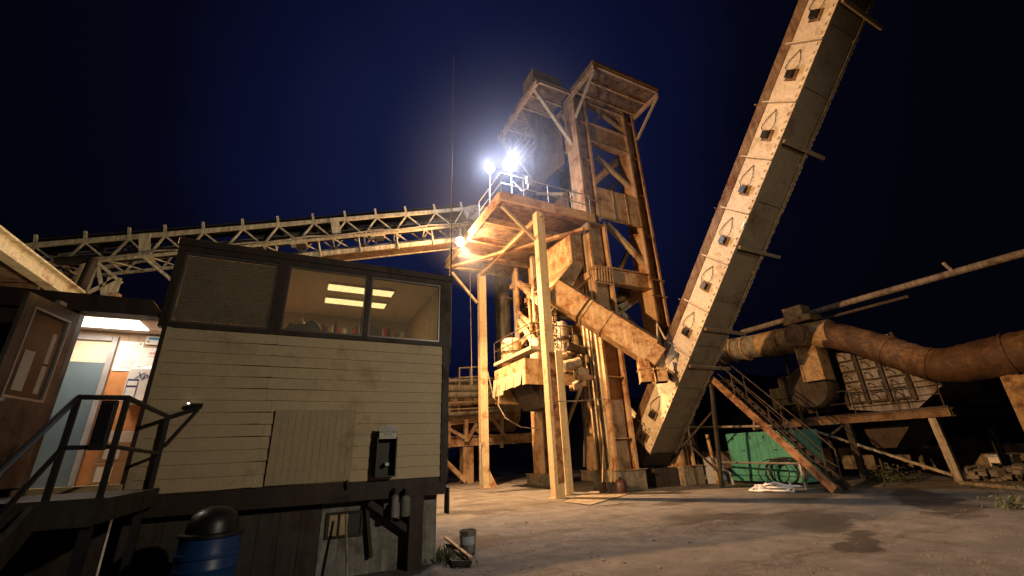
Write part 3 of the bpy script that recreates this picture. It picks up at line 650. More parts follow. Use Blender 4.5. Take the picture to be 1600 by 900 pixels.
# weeds by the corner
wd = MB(); r_ = random.Random(11)
for i in range(260):
    a = V((2.45 + r_.gauss(0.05, 0.16), 7.95 + r_.gauss(0, 0.28), 0.0)); h = r_.uniform(0.03, 0.20)
    tip = a + V((r_.gauss(0, 0.07), r_.gauss(0, 0.07), h)); s = V((r_.gauss(0, 1), r_.gauss(0, 1), 0)).normalized()*0.02
    wd.sheet([a - s*0.3, a + s*0.3, (a+tip)/2 + s, tip]); 
o = wd.build('weeds', 'leaf'); o['kind'] = 'stuff'
bk = thing('bucket', 'dented paint bucket with a pale label at the cabin corner', 'bucket', tuple(PZ(731, 866)))
c = PZ(731, 864)
MB().lathe([(0, 0.0), (0.125, 0.0), (0.135, 0.02), (0.148, 0.33), (0.155, 0.335), (0.155, 0.36), (0.14, 0.36), (0.135, 0.30), (0, 0.29)], c, 28).build('body', 'grey_panel', bk, smooth=True)
lm = MB()
for i in range(9):
    a0 = math.radians(-150 + i*10); a1 = math.radians(-150 + (i+1)*10)
    lm.hexa([c + V((0.1425*math.cos(a0), 0.1425*math.sin(a0), 0.14)), c + V((0.1425*math.cos(a1), 0.1425*math.sin(a1), 0.14)), c + V((0.140*math.cos(a1), 0.140*math.sin(a1), 0.14)), c + V((0.140*math.cos(a0), 0.140*math.sin(a0), 0.14)),
             c + V((0.1505*math.cos(a0), 0.1505*math.sin(a0), 0.27)), c + V((0.1505*math.cos(a1), 0.1505*math.sin(a1), 0.27)), c + V((0.145*math.cos(a1), 0.145*math.sin(a1), 0.27)), c + V((0.145*math.cos(a0), 0.145*math.sin(a0), 0.27))])
lm.build('label_patch', 'blue_grey_board', bk)
MB().path([c + V((0.155*math.cos(t/10*math.pi), -0.03 - 0.15*math.sin(t/10*math.pi)*0.6, 0.33 - 0.10*math.sin(t/10*math.pi))) for t in range(11)], 0.004, 5).build('handle', 'galvanised', bk)
# shallow tray with a plank across its edge
q = [PZ(706, 887), PZ(736, 886), PZ(722, 862), PZ(694, 858)]
tr = thing('tray', 'shallow dark tray lying tilted by the bucket', 'tray', tuple((q[0]+q[2])/2))
MB().prism([p + V((0, 0, 0.01)) for p in q], (0, 0, 0.02)).build('base', 'dark_steel', tr)
rm = MB()
for a, b in zip(q, q[1:]+q[:1]): rm.beam(a + V((0, 0, 0.06)), b + V((0, 0, 0.06)), 0.02, 0.06)
rm.build('rim', 'dark_steel', tr)
pk = MB(); pk.beam(PZ(696, 852) + V((0, 0, 0.13)), PZ(735, 884) + V((0, 0, 0.11)), 0.07, 0.03, (0.2, 0.3, 1)); tag(pk.build('plank', 'plank_wood'), 'pale narrow plank resting on the tray near the bucket', 'plank')
# ------------------------------------------------------------------ batch tower
tw = thing('batch_tower', 'tall open rusty steel batch tower with a covered head platform', 'tower', (14.2, 18.5, 0))
TX0, TX1, TY0, TY1 = 12.0, 16.5, 15.0, 22.0
def leg(name, x0, x1, y0, y1, z0, z1, t=0.05, mat='tower_steel', lips=True):
    m = MB()
    m.box(x0, x0+t, y0, y1, z0, z1).box(x1-t, x1, y0, y1, z0, z1)
    yw = y0 + (y1-y0)*0.30
    m.box(x0+t+0.001, x1-t-0.001, yw, yw+t, z0, z1)
    if lips:
        m.box(x0+t+0.001, x0+t+0.08, y0, y0+0.03, z0, z1).box(x1-t-0.08, x1-t-0.001, y0, y0+0.03, z0, z1)
        z = z0 + 1.2
        while z < z1:
            m.box(x0+t+0.001, x1-t-0.001, y0+0.06, yw-0.001, z, z+0.04); z += 2.6
    return m.build(name, mat, tw)
leg('front_leg', 12.0, 13.2, 15.0, 16.35, 0.80, 12.6)
leg('front_leg', 12.0, 12.92, 15.0, 16.0, 12.6, 21.0)
leg('front_leg', 15.66, 16.5, 15.0, 16.0, 0.80, 21.0)
leg('rear_leg', 12.0, 13.0, 21.0, 22.0, 0.55, 21.0)
leg('rear_leg', 15.5, 16.5, 21.0, 22.0, 0.55, 21.0)
# thinner channel and conduits against the left face of the front leg
pl = MB()
for y in (15.22, 15.55, 15.78, 16.1): pl.box(11.90, 11.997, y, y+0.09, 0.82, 12.1)
pl.build('leg_channels', 'cream_steel', tw)
for k, y in enumerate((15.38, 15.48, 15.95)):
    MB().path([(11.93, y, 0.9), (11.93, y, 5.6 + k*0.2), (11.93, y+0.35, 6.2 + k*0.2), (11.93, y+0.35, 11.8)], 0.028, 7).build('conduit', 'dark_steel', tw, smooth=True)
for x0, x1, y0, y1, z in ((11.85, 13.45, 14.9, 16.5, 0.80), (15.5, 16.7, 14.8, 16.2, 0.80), (11.7, 13.3, 20.7, 22.3, 0.55), (15.2, 16.8, 20.7, 22.3, 0.55)):
    MB().box(x0, x1, y0, y1, 0.0, z-0.022).build('footing', 'concrete_block', tw, bevel=0.03)
    MB().box(x0-0.03, x1+0.06, y0-0.05, y1+0.03, z-0.021, z-0.002).build('base_plate', 'tower_steel', tw)
def zf(y, x=960): return PY(x, y, 15.0).z
levels = [(20.55, 20.88), (zf(232), zf(205)), (zf(345), zf(299)), (zf(442), zf(418))]
for i, (z0, z1) in enumerate(levels):
    fx0 = 12.92 if z0 > 12.6 else 13.2
    b = MB(); c = (z0+z1)/2
    if i == 2:
        b.box(fx0+0.002, 15.658, 15.02, 15.08, z0, z1)
        for x in (13.9, 14.8): b.box(x, x+0.05, 14.98, 15.018, z0, z1)
        b.box(fx0+0.002, 15.658, 14.93, 15.02, z0-0.05, z0-0.002)
    else:
        b.ibeam((fx0+0.002, 15.2, c), (15.658, 15.2, c), 0.42, z1-z0, 0.05)
    b.build('cross_beam', 'tower_steel', tw)
    MB().ibeam((13.02, 21.5, c), (15.48, 21.5, c), 0.3, min(z1-z0, 0.5), 0.04).build('cross_beam', 'tower_steel', tw)
    MB().ibeam((12.3, 16.37, c), (12.3, 20.98, c), 0.4, z1-z0, 0.05).build('cross_beam', 'tower_steel', tw)
    if i in (1, 3): MB().ibeam((16.1, 16.02, c), (16.1, 20.98, c), 0.3, 0.35, 0.04).build('cross_beam', 'tower_steel', tw)
def brace(p, q, s=0.20, mat='tower_steel'): return MB().beam(p, q, s, s*0.8).build('brace', 'cream_steel', tw)
yb = 15.3
def on(px, py, y=15.35): return PY(px, py, y)
brace(on(921, 165), on(975, 205)); brace(on(948, 168), on(925, 196), 0.12); brace(on(950, 165), on(976, 203), 0.14)
brace(on(932, 245), on(992, 300), 0.22); brace(on(945, 305, 21.2), on(992, 255, 21.2), 0.3)
brace(on(948, 350), on(1012, 418), 0.26); brace(on(1000, 350, 20.8), on(960, 440, 20.8), 0.3); brace((16.1, 16.1, levels[3][1]), (16.1, 20.9, levels[2][0]), 0.2)
brace((12.3, 16.1, levels[2][1]), (12.3, 20.9, levels[1][0]), 0.24); brace((12.3, 20.9, levels[1][1]), (12.3, 16.1, levels[0][0]), 0.2)
brace((12.5, 16.4, 5.4), (12.5, 20.9, 9.6), 0.24); brace((16.2, 16.2, 1.2), (16.2, 20.9, 6.0), 0.2); brace((13.0, 21.5, 1.2), (15.5, 21.5, 5.6), 0.2)
# bolt rows at the splice of the legs
sp = MB()
for z in (9.05, 9.9): sp.box(11.985, 11.999, 14.995, 16.36, z, z+0.07)
sp.box(12.0, 13.2, 14.93, 14.998, 9.05, 9.10).box(12.0, 13.2, 14.93, 14.998, 9.9, 9.95)
for i in range(7): sp.obox((12.12+i*0.165, 14.95, 9.5), (0.035, 0, 0), (0, 0.045, 0), (0.02, 0, 0.36))
for i in range(6): sp.obox((11.96, 15.12+i*0.22, 9.5), (0.035, 0, 0), (0, 0.035, 0), (0, 0.02, 0.36))
sp.build('leg_splice', 'tower_steel', tw)
for z in (9.0, 9.9): MB().box(15.55, 16.6, 14.93, 14.998, z-0.2, z-0.14).build('leg_splice', 'tower_steel', tw)
# upper cladding on the left and rear faces
r_ = random.Random(4)
for j, (z0, z1) in enumerate(((12.9, 15.2), (16.9, 20.6))):
    y = 16.45
    cdg = MB()
    while y < 20.8:
        y1 = min(y + 0.72, 20.95); cdg.box(12.02, 12.07, y+0.001, y1-0.001, z0 + r_.uniform(0, 0.25), z1 - r_.uniform(0, 0.3)); y = y1
    cdg.build('cladding', 'rail_brown', tw)
# head platform with front and left overhangs
hd_ = MB(); hz = 21.02
hd_.box(11.9, 16.6, 12.85, 15.25, hz, hz+0.10)
hd_.box(9.6, 11.898, 15.3, 20.2, hz, hz+0.10)
hd_.build('head_deck', 'deck_wood', tw)
for y in (12.95, 13.9, 14.85): MB().ibeam((11.9, y, hz-0.12), (16.6, y, hz-0.12), 0.12, 0.22, 0.025).build('deck_joist', 'tower_steel', tw)
for y in (15.1, 16.1, 17.1, 18.1, 19.1, 20.1): MB().ibeam((9.6, y, hz-0.12), (11.98, y, hz-0.12), 0.12, 0.22, 0.025).build('deck_joist', 'tower_steel', tw)
MB().ibeam((9.68, 15.0, hz-0.36), (9.68, 20.2, hz-0.36), 0.16, 0.24, 0.03).build('deck_joist', 'tower_steel', tw)
MB().ibeam((16.52, 12.9, hz-0.36), (16.52, 15.0, hz-0.36), 0.14, 0.24, 0.03).build('deck_joist', 'tower_steel', tw)
MB().ibeam((11.98, 12.9, hz-0.36), (11.98, 15.0, hz-0.36), 0.14, 0.24, 0.03).build('deck_joist', 'tower_steel', tw)
brace((16.5, 12.95, hz-0.5), (16.5, 15.0, 19.0), 0.13); brace((12.0, 12.95, hz-0.5), (12.0, 15.0, 19.0), 0.13)
brace((9.75, 15.4, hz-0.5), (12.0, 15.5, 17.6), 0.2); brace((9.75, 19.8, hz-0.5), (12.0, 19.8, 17.6), 0.2)
# sloping slatted chute housing on the left of the head
sl = MB()
for i in range(3, 8):
    z = 17.2 + i*0.36; sl.beam((11.0 - i*0.10, 17.3, z), (11.0 - i*0.10, 19.6, z), 0.05, 0.30, (0.5, 0, 1))
sl.build('louvre', 'tower_steel', tw)
MB().prism([(10.9, 17.2, 18.3), (11.98, 17.2, 18.3), (11.98, 17.2, 20.7), (10.0, 17.2, 20.7)], (0, 0.08, 0)).build('louvre_side', 'rail_brown', tw)
MB().prism([(10.9, 19.7, 18.3), (11.98, 19.7, 18.3), (11.98, 19.7, 20.7), (10.0, 19.7, 20.7)], (0, 0.08, 0)).build('louvre_side', 'rail_brown', tw)
MB().box(9.7, 11.6, 15.4, 16.6, hz+0.10, hz+1.1).build('head_house', 'tower_steel', tw)
# ---- internals between canopy and mixer deck
def tpart(n, m, mat, smooth=False): return m.build(n, mat, tw, smooth=smooth)
hp = MB(); hp.box(11.2, 11.88, 15.5, 17.9, 10.15, 11.9)
tpart('hopper', hp, 'rust_plate')
hb_ = MB(); top = [(11.2, 15.5, 10.148), (11.88, 15.5, 10.148), (11.88, 17.9, 10.148), (11.2, 17.9, 10.148)]
bot = [(9.75, 15.0, 8.62), (10.7, 15.0, 8.62), (10.7, 16.3, 8.62), (9.75, 16.3, 8.62)]
hb_.hexa([V(p) for p in bot] + [V(p) for p in top]); tpart('hopper_cone', hb_, 'tower_steel')
for p, q, w, h, mt in (((10.8, 20.6, 8.0), (11.9, 15.1, 9.5), 0.22, 0.34, 'tower_steel'), ((10.9, 21.0, 7.2), (12.0, 17.0, 9.6), 0.22, 0.30, 'tower_steel'),
                       ((11.0, 21.4, 11.6), (10.3, 17.0, 8.3), 0.26, 0.26, 'tower_steel'), ((10.7, 20.4, 8.6), (10.6, 18.0, 6.0), 0.2, 0.2, 'cream_steel'),
                       ((10.9, 18.8, 5.9), (10.9, 18.8, 11.9), 0.25, 0.25, 'cream_steel'), ((11.6, 20.2, 5.9), (11.6, 20.2, 11.9), 0.3, 0.3, 'tower_steel'),
                       ((11.2, 21.6, 6.0), (12.0, 21.6, 11.6), 0.22, 0.22, 'tower_steel'), ((11.0, 21.7, 11.3), (12.0, 21.7, 11.3), 0.25, 0.3, 'tower_steel'),
                       ((10.6, 17.2, 7.3), (13.0, 17.2, 7.3), 0.3, 0.34, 'tower_steel'), ((11.0, 16.6, 5.2), (13.2, 16.6, 5.2), 0.3, 0.34, 'tower_steel')):
    tpart('inner_beam', MB().beam(p, q, w, h), mt)
for r, pts, mt in ((0.20, [(11.05, 21.3, 5.9), (11.05, 21.3, 12.0)], 'old_pipe'), (0.15, [(10.75, 20.6, 11.9), (10.75, 20.6, 9.2), (10.75, 20.1, 8.7), (10.55, 19.2, 8.2), (10.65, 18.8, 7.7), (10.65, 18.7, 6.1)], 'duct_tan'),
                   (0.10, [(11.35, 21.6, 12.0), (11.35, 21.6, 6.0)], 'cream_steel'), (0.07, [(10.9, 20.9, 12.0), (10.9, 20.9, 6.4)], 'old_pipe'),
                   (0.06, [(10.2, 16.9, 6.2), (10.2, 16.4, 7.6), (10.6, 16.0, 8.3), (11.4, 16.0, 8.4)], 'dark_steel'), (0.13, [(12.8, 17.3, 7.9), (13.9, 16.6, 8.8), (15.3, 16.6, 9.2)], 'duct_tan'),
                   (0.08, [(13.4, 15.6, 7.6), (15.5, 15.9, 8.9)], 'cream_steel')):
    tpart('inner_pipe', MB().path(pts, r, 10), mt, True)
r_ = random.Random(44)
for i in range(13):
    y = r_.uniform(17.2, 21.2); x = r_.uniform(9.4 + max(0, y-18)*0.5, 11.9); r = r_.choice((0.05, 0.06, 0.09, 0.13)); z0 = r_.uniform(5.9, 8.5); z1 = z0 + r_.uniform(1.5, 4.2); z1 = min(z1, 11.6)
    d = V((r_.uniform(0.2, 0.8), r_.uniform(-0.8, 0.8), 0))
    tpart('inner_pipe', MB().path([(x, y, z0), (x, y, z1), V((x, y, z1+0.15)) + d*0.2, V((x, y, z1+0.2)) + d], r, 9), r_.choice(('old_pipe', 'cream_steel', 'duct_tan', 'tower_steel')), True)
for i in range(11):
    y, z = r_.uniform(17.5, 21), r_.uniform(6.2, 11.2); x = 11.3 + r_.uniform(-0.2, 0.3)
    tpart('inner_beam', MB().ibeam((x-0.75, y, z), (x+0.7, y, z), 0.14, 0.22, 0.025), r_.choice(('tower_steel', 'cream_steel')))
    tpart('inner_box', MB().box(x-0.2, x+0.2, y+0.3, y+0.6, z-0.9, z-0.3), r_.choice(('tower_steel', 'grey_panel', 'rust_plate')))
ldr = MB()
for x in (10.62, 11.0): ldr.tube((x, 16.95, 5.9), (x, 16.95, 9.6), 0.022, 6)
for i in range(12): ldr.tube((10.62, 16.95, 6.1+i*0.29), (11.0, 16.95, 6.1+i*0.29), 0.014, 6)
tpart('ladder', ldr, 'dark_steel')
br = MB(); br.beam(on(965, 482, 16.2), on(1014, 456, 16.2), 0.10, 0.28).beam(on(965, 482, 16.2), on(998, 514, 16.2), 0.10, 0.22)
tpart('bracket', br, 'cream_steel')
tpart('gear_housing', MB().path([on(968, 468, 17.5), on(985, 450, 17.5), on(1003, 446, 17.5)], 0.42, 12), 'dark_steel', True)

# ---- mixer deck hood with fringe, walkway railing and the vessels on it
hd2 = thing('mixer_hood', 'rusty steel hood with a torn fringe under the canopy', 'hood', (10.4, 19.2, 4.5))
hx0, hx1, hy0, hy1, hz0, hz1 = 9.12, 12.4, 17.0, 20.4, 4.48, 5.66
pn = MB(); pn.box(hx0, hx1, hy0, hy0+0.05, hz0, hz1); pn.build('front_plate', 'rust_plate', hd2)
pn = MB(); pn.box(hx0, hx0+0.05, hy0+0.052, hy1, hz0+0.70, hz1); pn.build('side_plate', 'rust_plate', hd2)
MB().box(hx0+0.05, hx1, hy0+0.052, hy1, hz1-0.12, hz1-0.06).build('deck', 'dark_steel', hd2)
fg = MB(); y = hy0 + 0.054; r_ = random.Random(8)
while y < hy1 - 0.1:
    w = r_.uniform(0.24, 0.42); ln = r_.uniform(0.66, 0.70) if y < 19.3 else r_.uniform(0.80, 0.90); o_ = r_.uniform(0, 0.05)
    fg.hexa([(hx0-0.02-o_*2, y+0.008, hz0+0.70-ln), (hx0+0.01-o_*2, y+0.008, hz0+0.70-ln), (hx0+0.01-o_, y+w*0.985, hz0+0.70-ln), (hx0-0.02-o_, y+w*0.985, hz0+0.70-ln),
             (hx0+0.005, y, hz0+0.715), (hx0+0.03, y, hz0+0.715), (hx0+0.03, y+w, hz0+0.715), (hx0+0.005, y+w, hz0+0.715)])
    y += w + (0.0 if r_.random() < 0.6 else 0.02)
fg.build('fringe', 'cream_steel', hd2)
MB().box(hx0, hx1, hy1, hy1+0.05, hz0-0.5, hz1).build('rear_plate', 'rust_plate', hd2)
MB().prism([(9.7, 18.0, 4.9), (12.2, 18.0, 4.9), (11.6, 18.0, 3.6), (10.6, 18.0, 3.6)], (0, 2.2, 0)).build('mixer_body', 'dark_steel', hd2)
for y in (17.6, 20.0): MB().ibeam((hx0+0.1, y, hz1-0.3), (hx1+0.5, y, hz1-0.3), 0.2, 0.3, 0.03).build('support_beam', 'dark_steel', hd2)
wr = MB(); zt = hz1 + 0.42
wr.box(hx0-0.06, hx0+0.5, 16.3, hy1, hz1+0.25, hz1+0.40)
wr.build('walkway', 'cream_steel', hd2)
rl = MB(); hp_ = [(hx0, hy1), (hx0, 16.3), (11.4, 16.3)]
for dz in (0.55, 1.05): rl.path([(a, b, zt+dz) for a, b in hp_], 0.024, 6)
for a, b in ((hx0, hy1), (hx0, 19.4), (hx0, 18.2), (hx0, 16.3), (9.9, 16.3), (10.7, 16.3), (11.4, 16.3)): rl.tube((a, b, zt-0.05), (a, b, zt+1.05), 0.024, 6)
rl.build('railing', 'dark_steel', hd2)
cage = MB()
for dz in (0.2, 0.55, 0.9, 1.25, 1.6): cage.path([(10.3 + 0.5*math.cos(a*math.pi/6), 16.8 + 0.5*math.sin(a*math.pi/6), hz1+0.4+dz) for a in range(13)], 0.018, 5)
for a in range(0, 12, 2): cage.tube((10.3 + 0.5*math.cos(a*math.pi/6), 16.8 + 0.5*math.sin(a*math.pi/6), hz1+0.4), (10.3 + 0.5*math.cos(a*math.pi/6), 16.8 + 0.5*math.sin(a*math.pi/6), hz1+2.0), 0.016, 5)
cage.build('cage', 'dark_steel', hd2)
for i, (x, y, r, h, mt) in enumerate(((11.15, 16.9, 0.36, 1.9, 'old_pipe'), (11.75, 16.75, 0.22, 1.25, 'cream_steel'), (9.75, 19.6, 0.55, 1.6, 'tower_steel'), (10.35, 18.1, 0.3, 1.3, 'cream_steel'))):
    t_ = thing('vessel', ('grey cylindrical vessel caged by railing beside the tower leg', 'short cream cylinder standing right of the caged grey vessel', 'wide rusty round vessel on the hood deck behind the railing', 'slim cream cylinder on the hood deck among the pipes')[i], 'vessel', (x, y, hz1+0.3))
    MB().lathe([(0, 0), (r, 0), (r, h*0.9), (r*0.7, h), (0, h)], (x, y, hz1-0.05), 20).build('body', mt, t_, smooth=True)
    MB().lathe([(r+0.001, 0), (r+0.05, 0), (r+0.05, 0.06), (r+0.001, 0.06)], (x, y, hz1+h*0.5), 20).build('band', 'dark_steel', t_)
# drive and valve cluster hung beside the front leg
vc = thing('valve_cluster', 'cluster of rusty valves and motors between hood and front leg', 'valves', (11.4, 16.0, 4.8))
for p, q, r, mt in ((on(880, 572, 15.8), on(905, 566, 15.8), 0.22, 'cream_steel'), (on(868, 565, 16.6), on(905, 545, 16.6), 0.18, 'duct_tan'), (on(902, 578, 15.7), on(912, 596, 15.7), 0.14, 'cream_steel'), (on(900, 590, 15.6), on(925, 590, 15.6), 0.12, 'tower_steel'), (on(914, 604, 15.6), on(914, 730, 15.6), 0.07, 'dark_steel'), (on(905, 598, 15.9), on(895, 604, 15.9), 0.15, 'old_pipe'), (on(885, 540, 16.2), on(925, 552, 16.2), 0.2, 'dark_steel')):
    MB().tube(p, q, r, 12).build('valve', mt, vc, smooth=True)
MB().obox(on(908, 582, 15.75), (0.28, 0, 0), (0, 0.2, 0), (0, 0, 0.18)).build('motor', 'cream_steel', vc, bevel=0.02)
MB().obox(on(898, 606, 15.75), (0.16, 0, 0), (0, 0.2, 0), (0, 0, 0.12)).build('motor', 'tower_steel', vc, bevel=0.02)
MB().lathe([(0, -0.05), (0.5, -0.05), (0.5, 0.05), (0, 0.05)], on(884, 566, 16.7), 20, axis=0).build('drive_wheel', 'dark_steel', vc)
tag(MB().path([(9.0, 14.7, 3.45), (10.2, 14.95, 3.5), (11.95, 14.95, 3.62)], 0.022, 6).build('cross_pipe', 'old_pipe'), 'thin horizontal pipe from the tall front post to the tower leg', 'pipe')

# ---- inclined discharge chute
A0, A1 = PY(864, 456, 15.1), PY(1016, 551, 12.9)
ax = (A1-A0).normalized(); nrm = V((-0.55, -0.83, 0)); nrm = (nrm - ax*nrm.dot(ax)).normalized(); upv = nrm.cross(ax); upv = upv if upv.z > 0 else -upv
chu = thing('discharge_chute', 'wide rusty orange chute slanting down from hopper to elevator', 'chute', tuple((A0+A1)/2))
Lc = (A1-A0).length; hh, dd = 0.50, 0.40
seg = [0.0, 0.36, 0.56, 1.0]
for a, b in zip(seg, seg[1:]):
    p, q = A0 + ax*(Lc*a+0.004), A0 + ax*(Lc*b-0.004)
    MB().obox((p+q)/2, (q-p)/2, upv*hh, nrm*dd).build('chute_body', 'rust_plate', chu, bevel=0.01)
for a in seg[1:-1] + [0.33]:
    p = A0 + ax*Lc*a; MB().obox(p, ax*0.03, upv*(hh+0.05), nrm*(dd+0.05)).build('flange', 'dark_steel' if a == 0.33 else 'rust_plate', chu)
MB().obox(A0 + ax*(Lc*0.5) + upv*(hh+0.03), ax*Lc*0.48, upv*0.025, nrm*(dd+0.08)).build('top_lid', 'dark_steel', chu)
hx_ = V((ax.x, ax.y, 0)).normalized(); hn_ = V((0, 0, 1)).cross(hx_); hn_ = hn_ if hn_.y < 0 else -hn_
for k, (px, py, zt_, zb_) in enumerate(((1009, 585, 5.05, 4.02), (1034, 582, 5.2, 4.05))):
    q = PY(px, py, 12.85 - 0.15*k) - hn_*0.30
    MB().obox(V((q.x, q.y, (zt_+zb_)/2)), hx_*0.21, hn_*0.33, V((0, 0, (zt_-zb_)/2))).build('outlet', 'rust_plate', chu, bevel=0.01)
    MB().obox(V((q.x, q.y, 4.55)), hx_*0.245, hn_*0.37, V((0, 0, 0.025))).build('outlet_collar', 'tower_steel', chu)
    MB().obox(V((q.x, q.y, zb_+0.02)), hx_*0.225, hn_*0.345, V((0, 0, 0.02))).build('outlet_collar', 'tower_steel', chu)
MB().obox(A1 - upv*0.02 + ax*0.2, ax*0.22, upv*hh*0.8, nrm*dd*0.97).build('end_box', 'rust_plate', chu, bevel=0.02)
MB().path([A1 + upv*0.6 + V((0, 0, 0.1)), A1 + upv*0.6 + V((0.1, 0, 0.75)), A1 + upv*0.6 + V((0.35, -0.1, 0.05))], 0.05, 6).build('lifting_frame', 'cream_steel', chu)
# ------------------------------------------------------------------ platform canopy and its posts
PXA, PXB, PYA, PYB, PZZ = 6.95, 11.85, 14.4, 22.15, 12.2
cp = thing('platform_canopy', 'raised timber and steel platform with railing carrying the white floodlights', 'platform', (9.4, 18.3, PZZ))
dk = MB(); nn = 11
for i in range(nn):
    y = PYA + (PYB-PYA)*i/nn; r_ = random.Random(i); dz = r_.uniform(-0.012, 0.012)
    dk.box(PXA, PXB, y+0.008, y+(PYB-PYA)/nn-0.008, PZZ+dz, PZZ+0.09+dz)
dk.build('deck', 'deck_wood', cp)
MB().ibeam((PXA-0.06, PYA-0.06, PZZ-0.02), (PXB+0.1, PYA-0.06, PZZ-0.02), 0.14, 0.42, 0.03).build('edge_beam', 'tower_steel', cp)
MB().ibeam((PXA-0.07, PYA, PZZ-0.02), (PXA-0.07, PYB, PZZ-0.02), 0.14, 0.42, 0.03).build('edge_beam', 'tower_steel', cp)
MB().ibeam((PXA-0.06, PYB+0.08, PZZ-0.02), (PXB, PYB+0.08, PZZ-0.02), 0.14, 0.34, 0.03).build('edge_beam', 'cream_steel', cp)
for y in (16.3, 18.3, 20.3): MB().ibeam((PXA+0.02, y, PZZ-0.17), (PXB, y, PZZ-0.17), 0.14, 0.28, 0.03).build('joist', 'tower_steel', cp)
MB().ibeam((9.0, PYA+0.05, PZZ-0.42), (9.0, PYB, PZZ-0.42), 0.16, 0.20, 0.03).build('joist', 'tower_steel', cp)
MB().beam((PXA+0.05, 21.6, PZZ-0.43), (PXB-0.2, 14.9, PZZ-0.43), 0.24, 0.14).build('plan_brace', 'tower_steel', cp)
MB().beam((PXA+0.1, PYA+0.2, PZZ-0.35), (8.95, PYA+0.5, 10.55), 0.13, 0.13).build('knee_brace', 'cream_steel', cp)
MB().beam((PXA+0.2, PYB, PZZ-0.35), (8.85, PYB, 10.0), 0.13, 0.13).build('knee_brace', 'cream_steel', cp)
rl = MB(); z0 = PZZ + 0.1
path = [(PXA, 17.0), (PXA, PYA), (PXB, PYA)]
for dz in (0.6, 1.15): rl.path([(a, b, z0+dz) for a, b in path], 0.022, 6)
for a, b in ((PXA, 17.0), (PXA, 15.7), (PXA, PYA), (8.1, PYA), (9.4, PYA), (10.7, PYA), (PXB-0.05, PYA)): rl.tube((a, b, z0), (a, b, z0+1.15), 0.024, 6)
rl.build('railing', 'galvanised', cp)
def post(x, y, z0, z1, w, label, rustz=None, d=None):
    t_ = thing('canopy_post', label, 'post', (x, y, z0), 'posts that carry the platform')
    m = MB(); d = d or w
    m.box(x-w/2, x+w/2, y-d/2, y-d/2+0.03, z0+0.02, z1).box(x-w/2, x+w/2, y+d/2-0.03, y+d/2, z0+0.02, z1).box(x-w/2+0.04, x-w/2+0.07, y-d/2+0.031, y+d/2-0.031, z0+0.02, z1)
    m.box(x-w/2, x-w/2+0.038, y-d/2+0.031, y+d/2-0.031, z0+0.02, z1)
    m.build('shaft', 'post_cream', t_)
    if rustz: MB().box(x-w/2+0.14, x+w/2+0.012, y-d/2-0.016, y-d/2-0.002, z0+0.5, rustz).build('wear_plate', 'stringer_rust', t_)
    MB().box(x-w/2-0.08, x+w/2+0.10, y-d/2-0.08, y+d/2+0.08, z0, z0+0.02).build('base_plate', 'tower_steel', t_)
    return t_
post(9.0, 14.75, 0.014, 11.98, 0.40, 'tall slender cream post with rusty lower half in front of the hood', 5.4, 0.36)
post(9.95, 15.55, 0.014, 5.70, 0.34, 'short cream post standing close behind the tall front post', None, 0.3)
t_ = post(9.14, 22.1, 0.014, 11.9, 0.42, 'slender cream post standing left of the hood beside the cabin', None, 0.36)
MB().prism([(9.35, 22.0, 0.016), (9.85, 22.0, 0.016), (9.35, 22.0, 0.9)], (0, 0.03, 0)).build('gusset', 'tower_steel', t_)
MB().path([(8.9, 21.9, 0.1), (8.86, 21.9, 1.6), (8.9, 21.9, 2.1), (8.93, 21.9, 2.2)], 0.05, 8).build('conduit', 'galvanised', t_, smooth=True)
hw = MB(); hw.path([(9.3, 22.0, 6.3), (9.6, 21.8, 4.6), (10.2, 21.6, 3.4), (11.0, 21.3, 2.9), (11.9, 21.1, 2.8)], 0.03, 6)
tag(hw.build('slack_cable', 'old_pipe', smooth=True), 'slack hose hanging from the left post to the rear tower leg', 'hose')
cab = MB(); cab.tube((8.35, 22.0, 11.9), (8.45, 22.0, 5.2), 0.015, 5); tag(cab.build('hanging_cable', 'old_pipe'), 'thin pale cable hanging straight beside the slender left post', 'cable')

# ------------------------------------------------------------------ lamps
def globe_lamp(name, label, pos, base, r, glass, energy, col, off, group=None):
    t_ = thing(name, label, 'floodlight', tuple(base), group)
    pos = V(pos); base = V(base)
    MB().tube(base, (pos.x, pos.y, pos.z - r*0.9) if abs(base.x-pos.x) < 0.2 else pos, 0.035, 8).build('pole', 'galvanised', t_)
    MB().lathe([(0, r*0.75), (r*0.5, r*1.05), (r*0.95, r*0.5), (r*1.02, 0.35*r), (r*0.95, 0.3*r), (r*0.4, 0.72*r), (0, r*0.74)], pos, 20).build('hood', 'galvanised', t_, smooth=True)
    MB().lathe([(0, -r), (r*0.5, -r*0.866), (r*0.866, -r*0.5), (r, 0), (r*0.866, r*0.25), (0, r*0.3)], pos, 20).build('globe', glass, t_, smooth=True)
    fl_ = lamp('flood', 'SPOT', pos + V(off), energy, col, 0.12, parent=t_, spot_size=math.radians(150), spot_blend=0.8)
    lamp('spill', 'POINT', pos + V(off)*1.1 + V((0, 0, 0.25)), energy*0.18, (0.86, 0.84, 1.0), 0.12, parent=t_)  # bluish point light added to brighten the halo and the upper tower
    fl_.rotation_euler = (V((4.0, 2.0, 0.0)) - pos).to_track_quat('-Z', 'Y').to_euler()
    return t_
globe_lamp('floodlight', 'large brilliant white floodlight on the platform corner', (7.80, 15.0, 14.58), (7.80, 15.0, PZZ+0.1), 0.33, 'flood_glass', E_FLOOD, C_FLOOD, (-0.15, -0.5, -0.1), 'white floodlights on the platform')
globe_lamp('floodlight', 'smaller white floodlight left of the large one on the platform', (7.15, 16.0, 14.85), (7.10, 16.0, PZZ+0.1), 0.22, 'flood_glass', E_FLOOD*0.6, C_FLOOD, (-0.3, -0.3, -0.1), 'white floodlights on the platform')
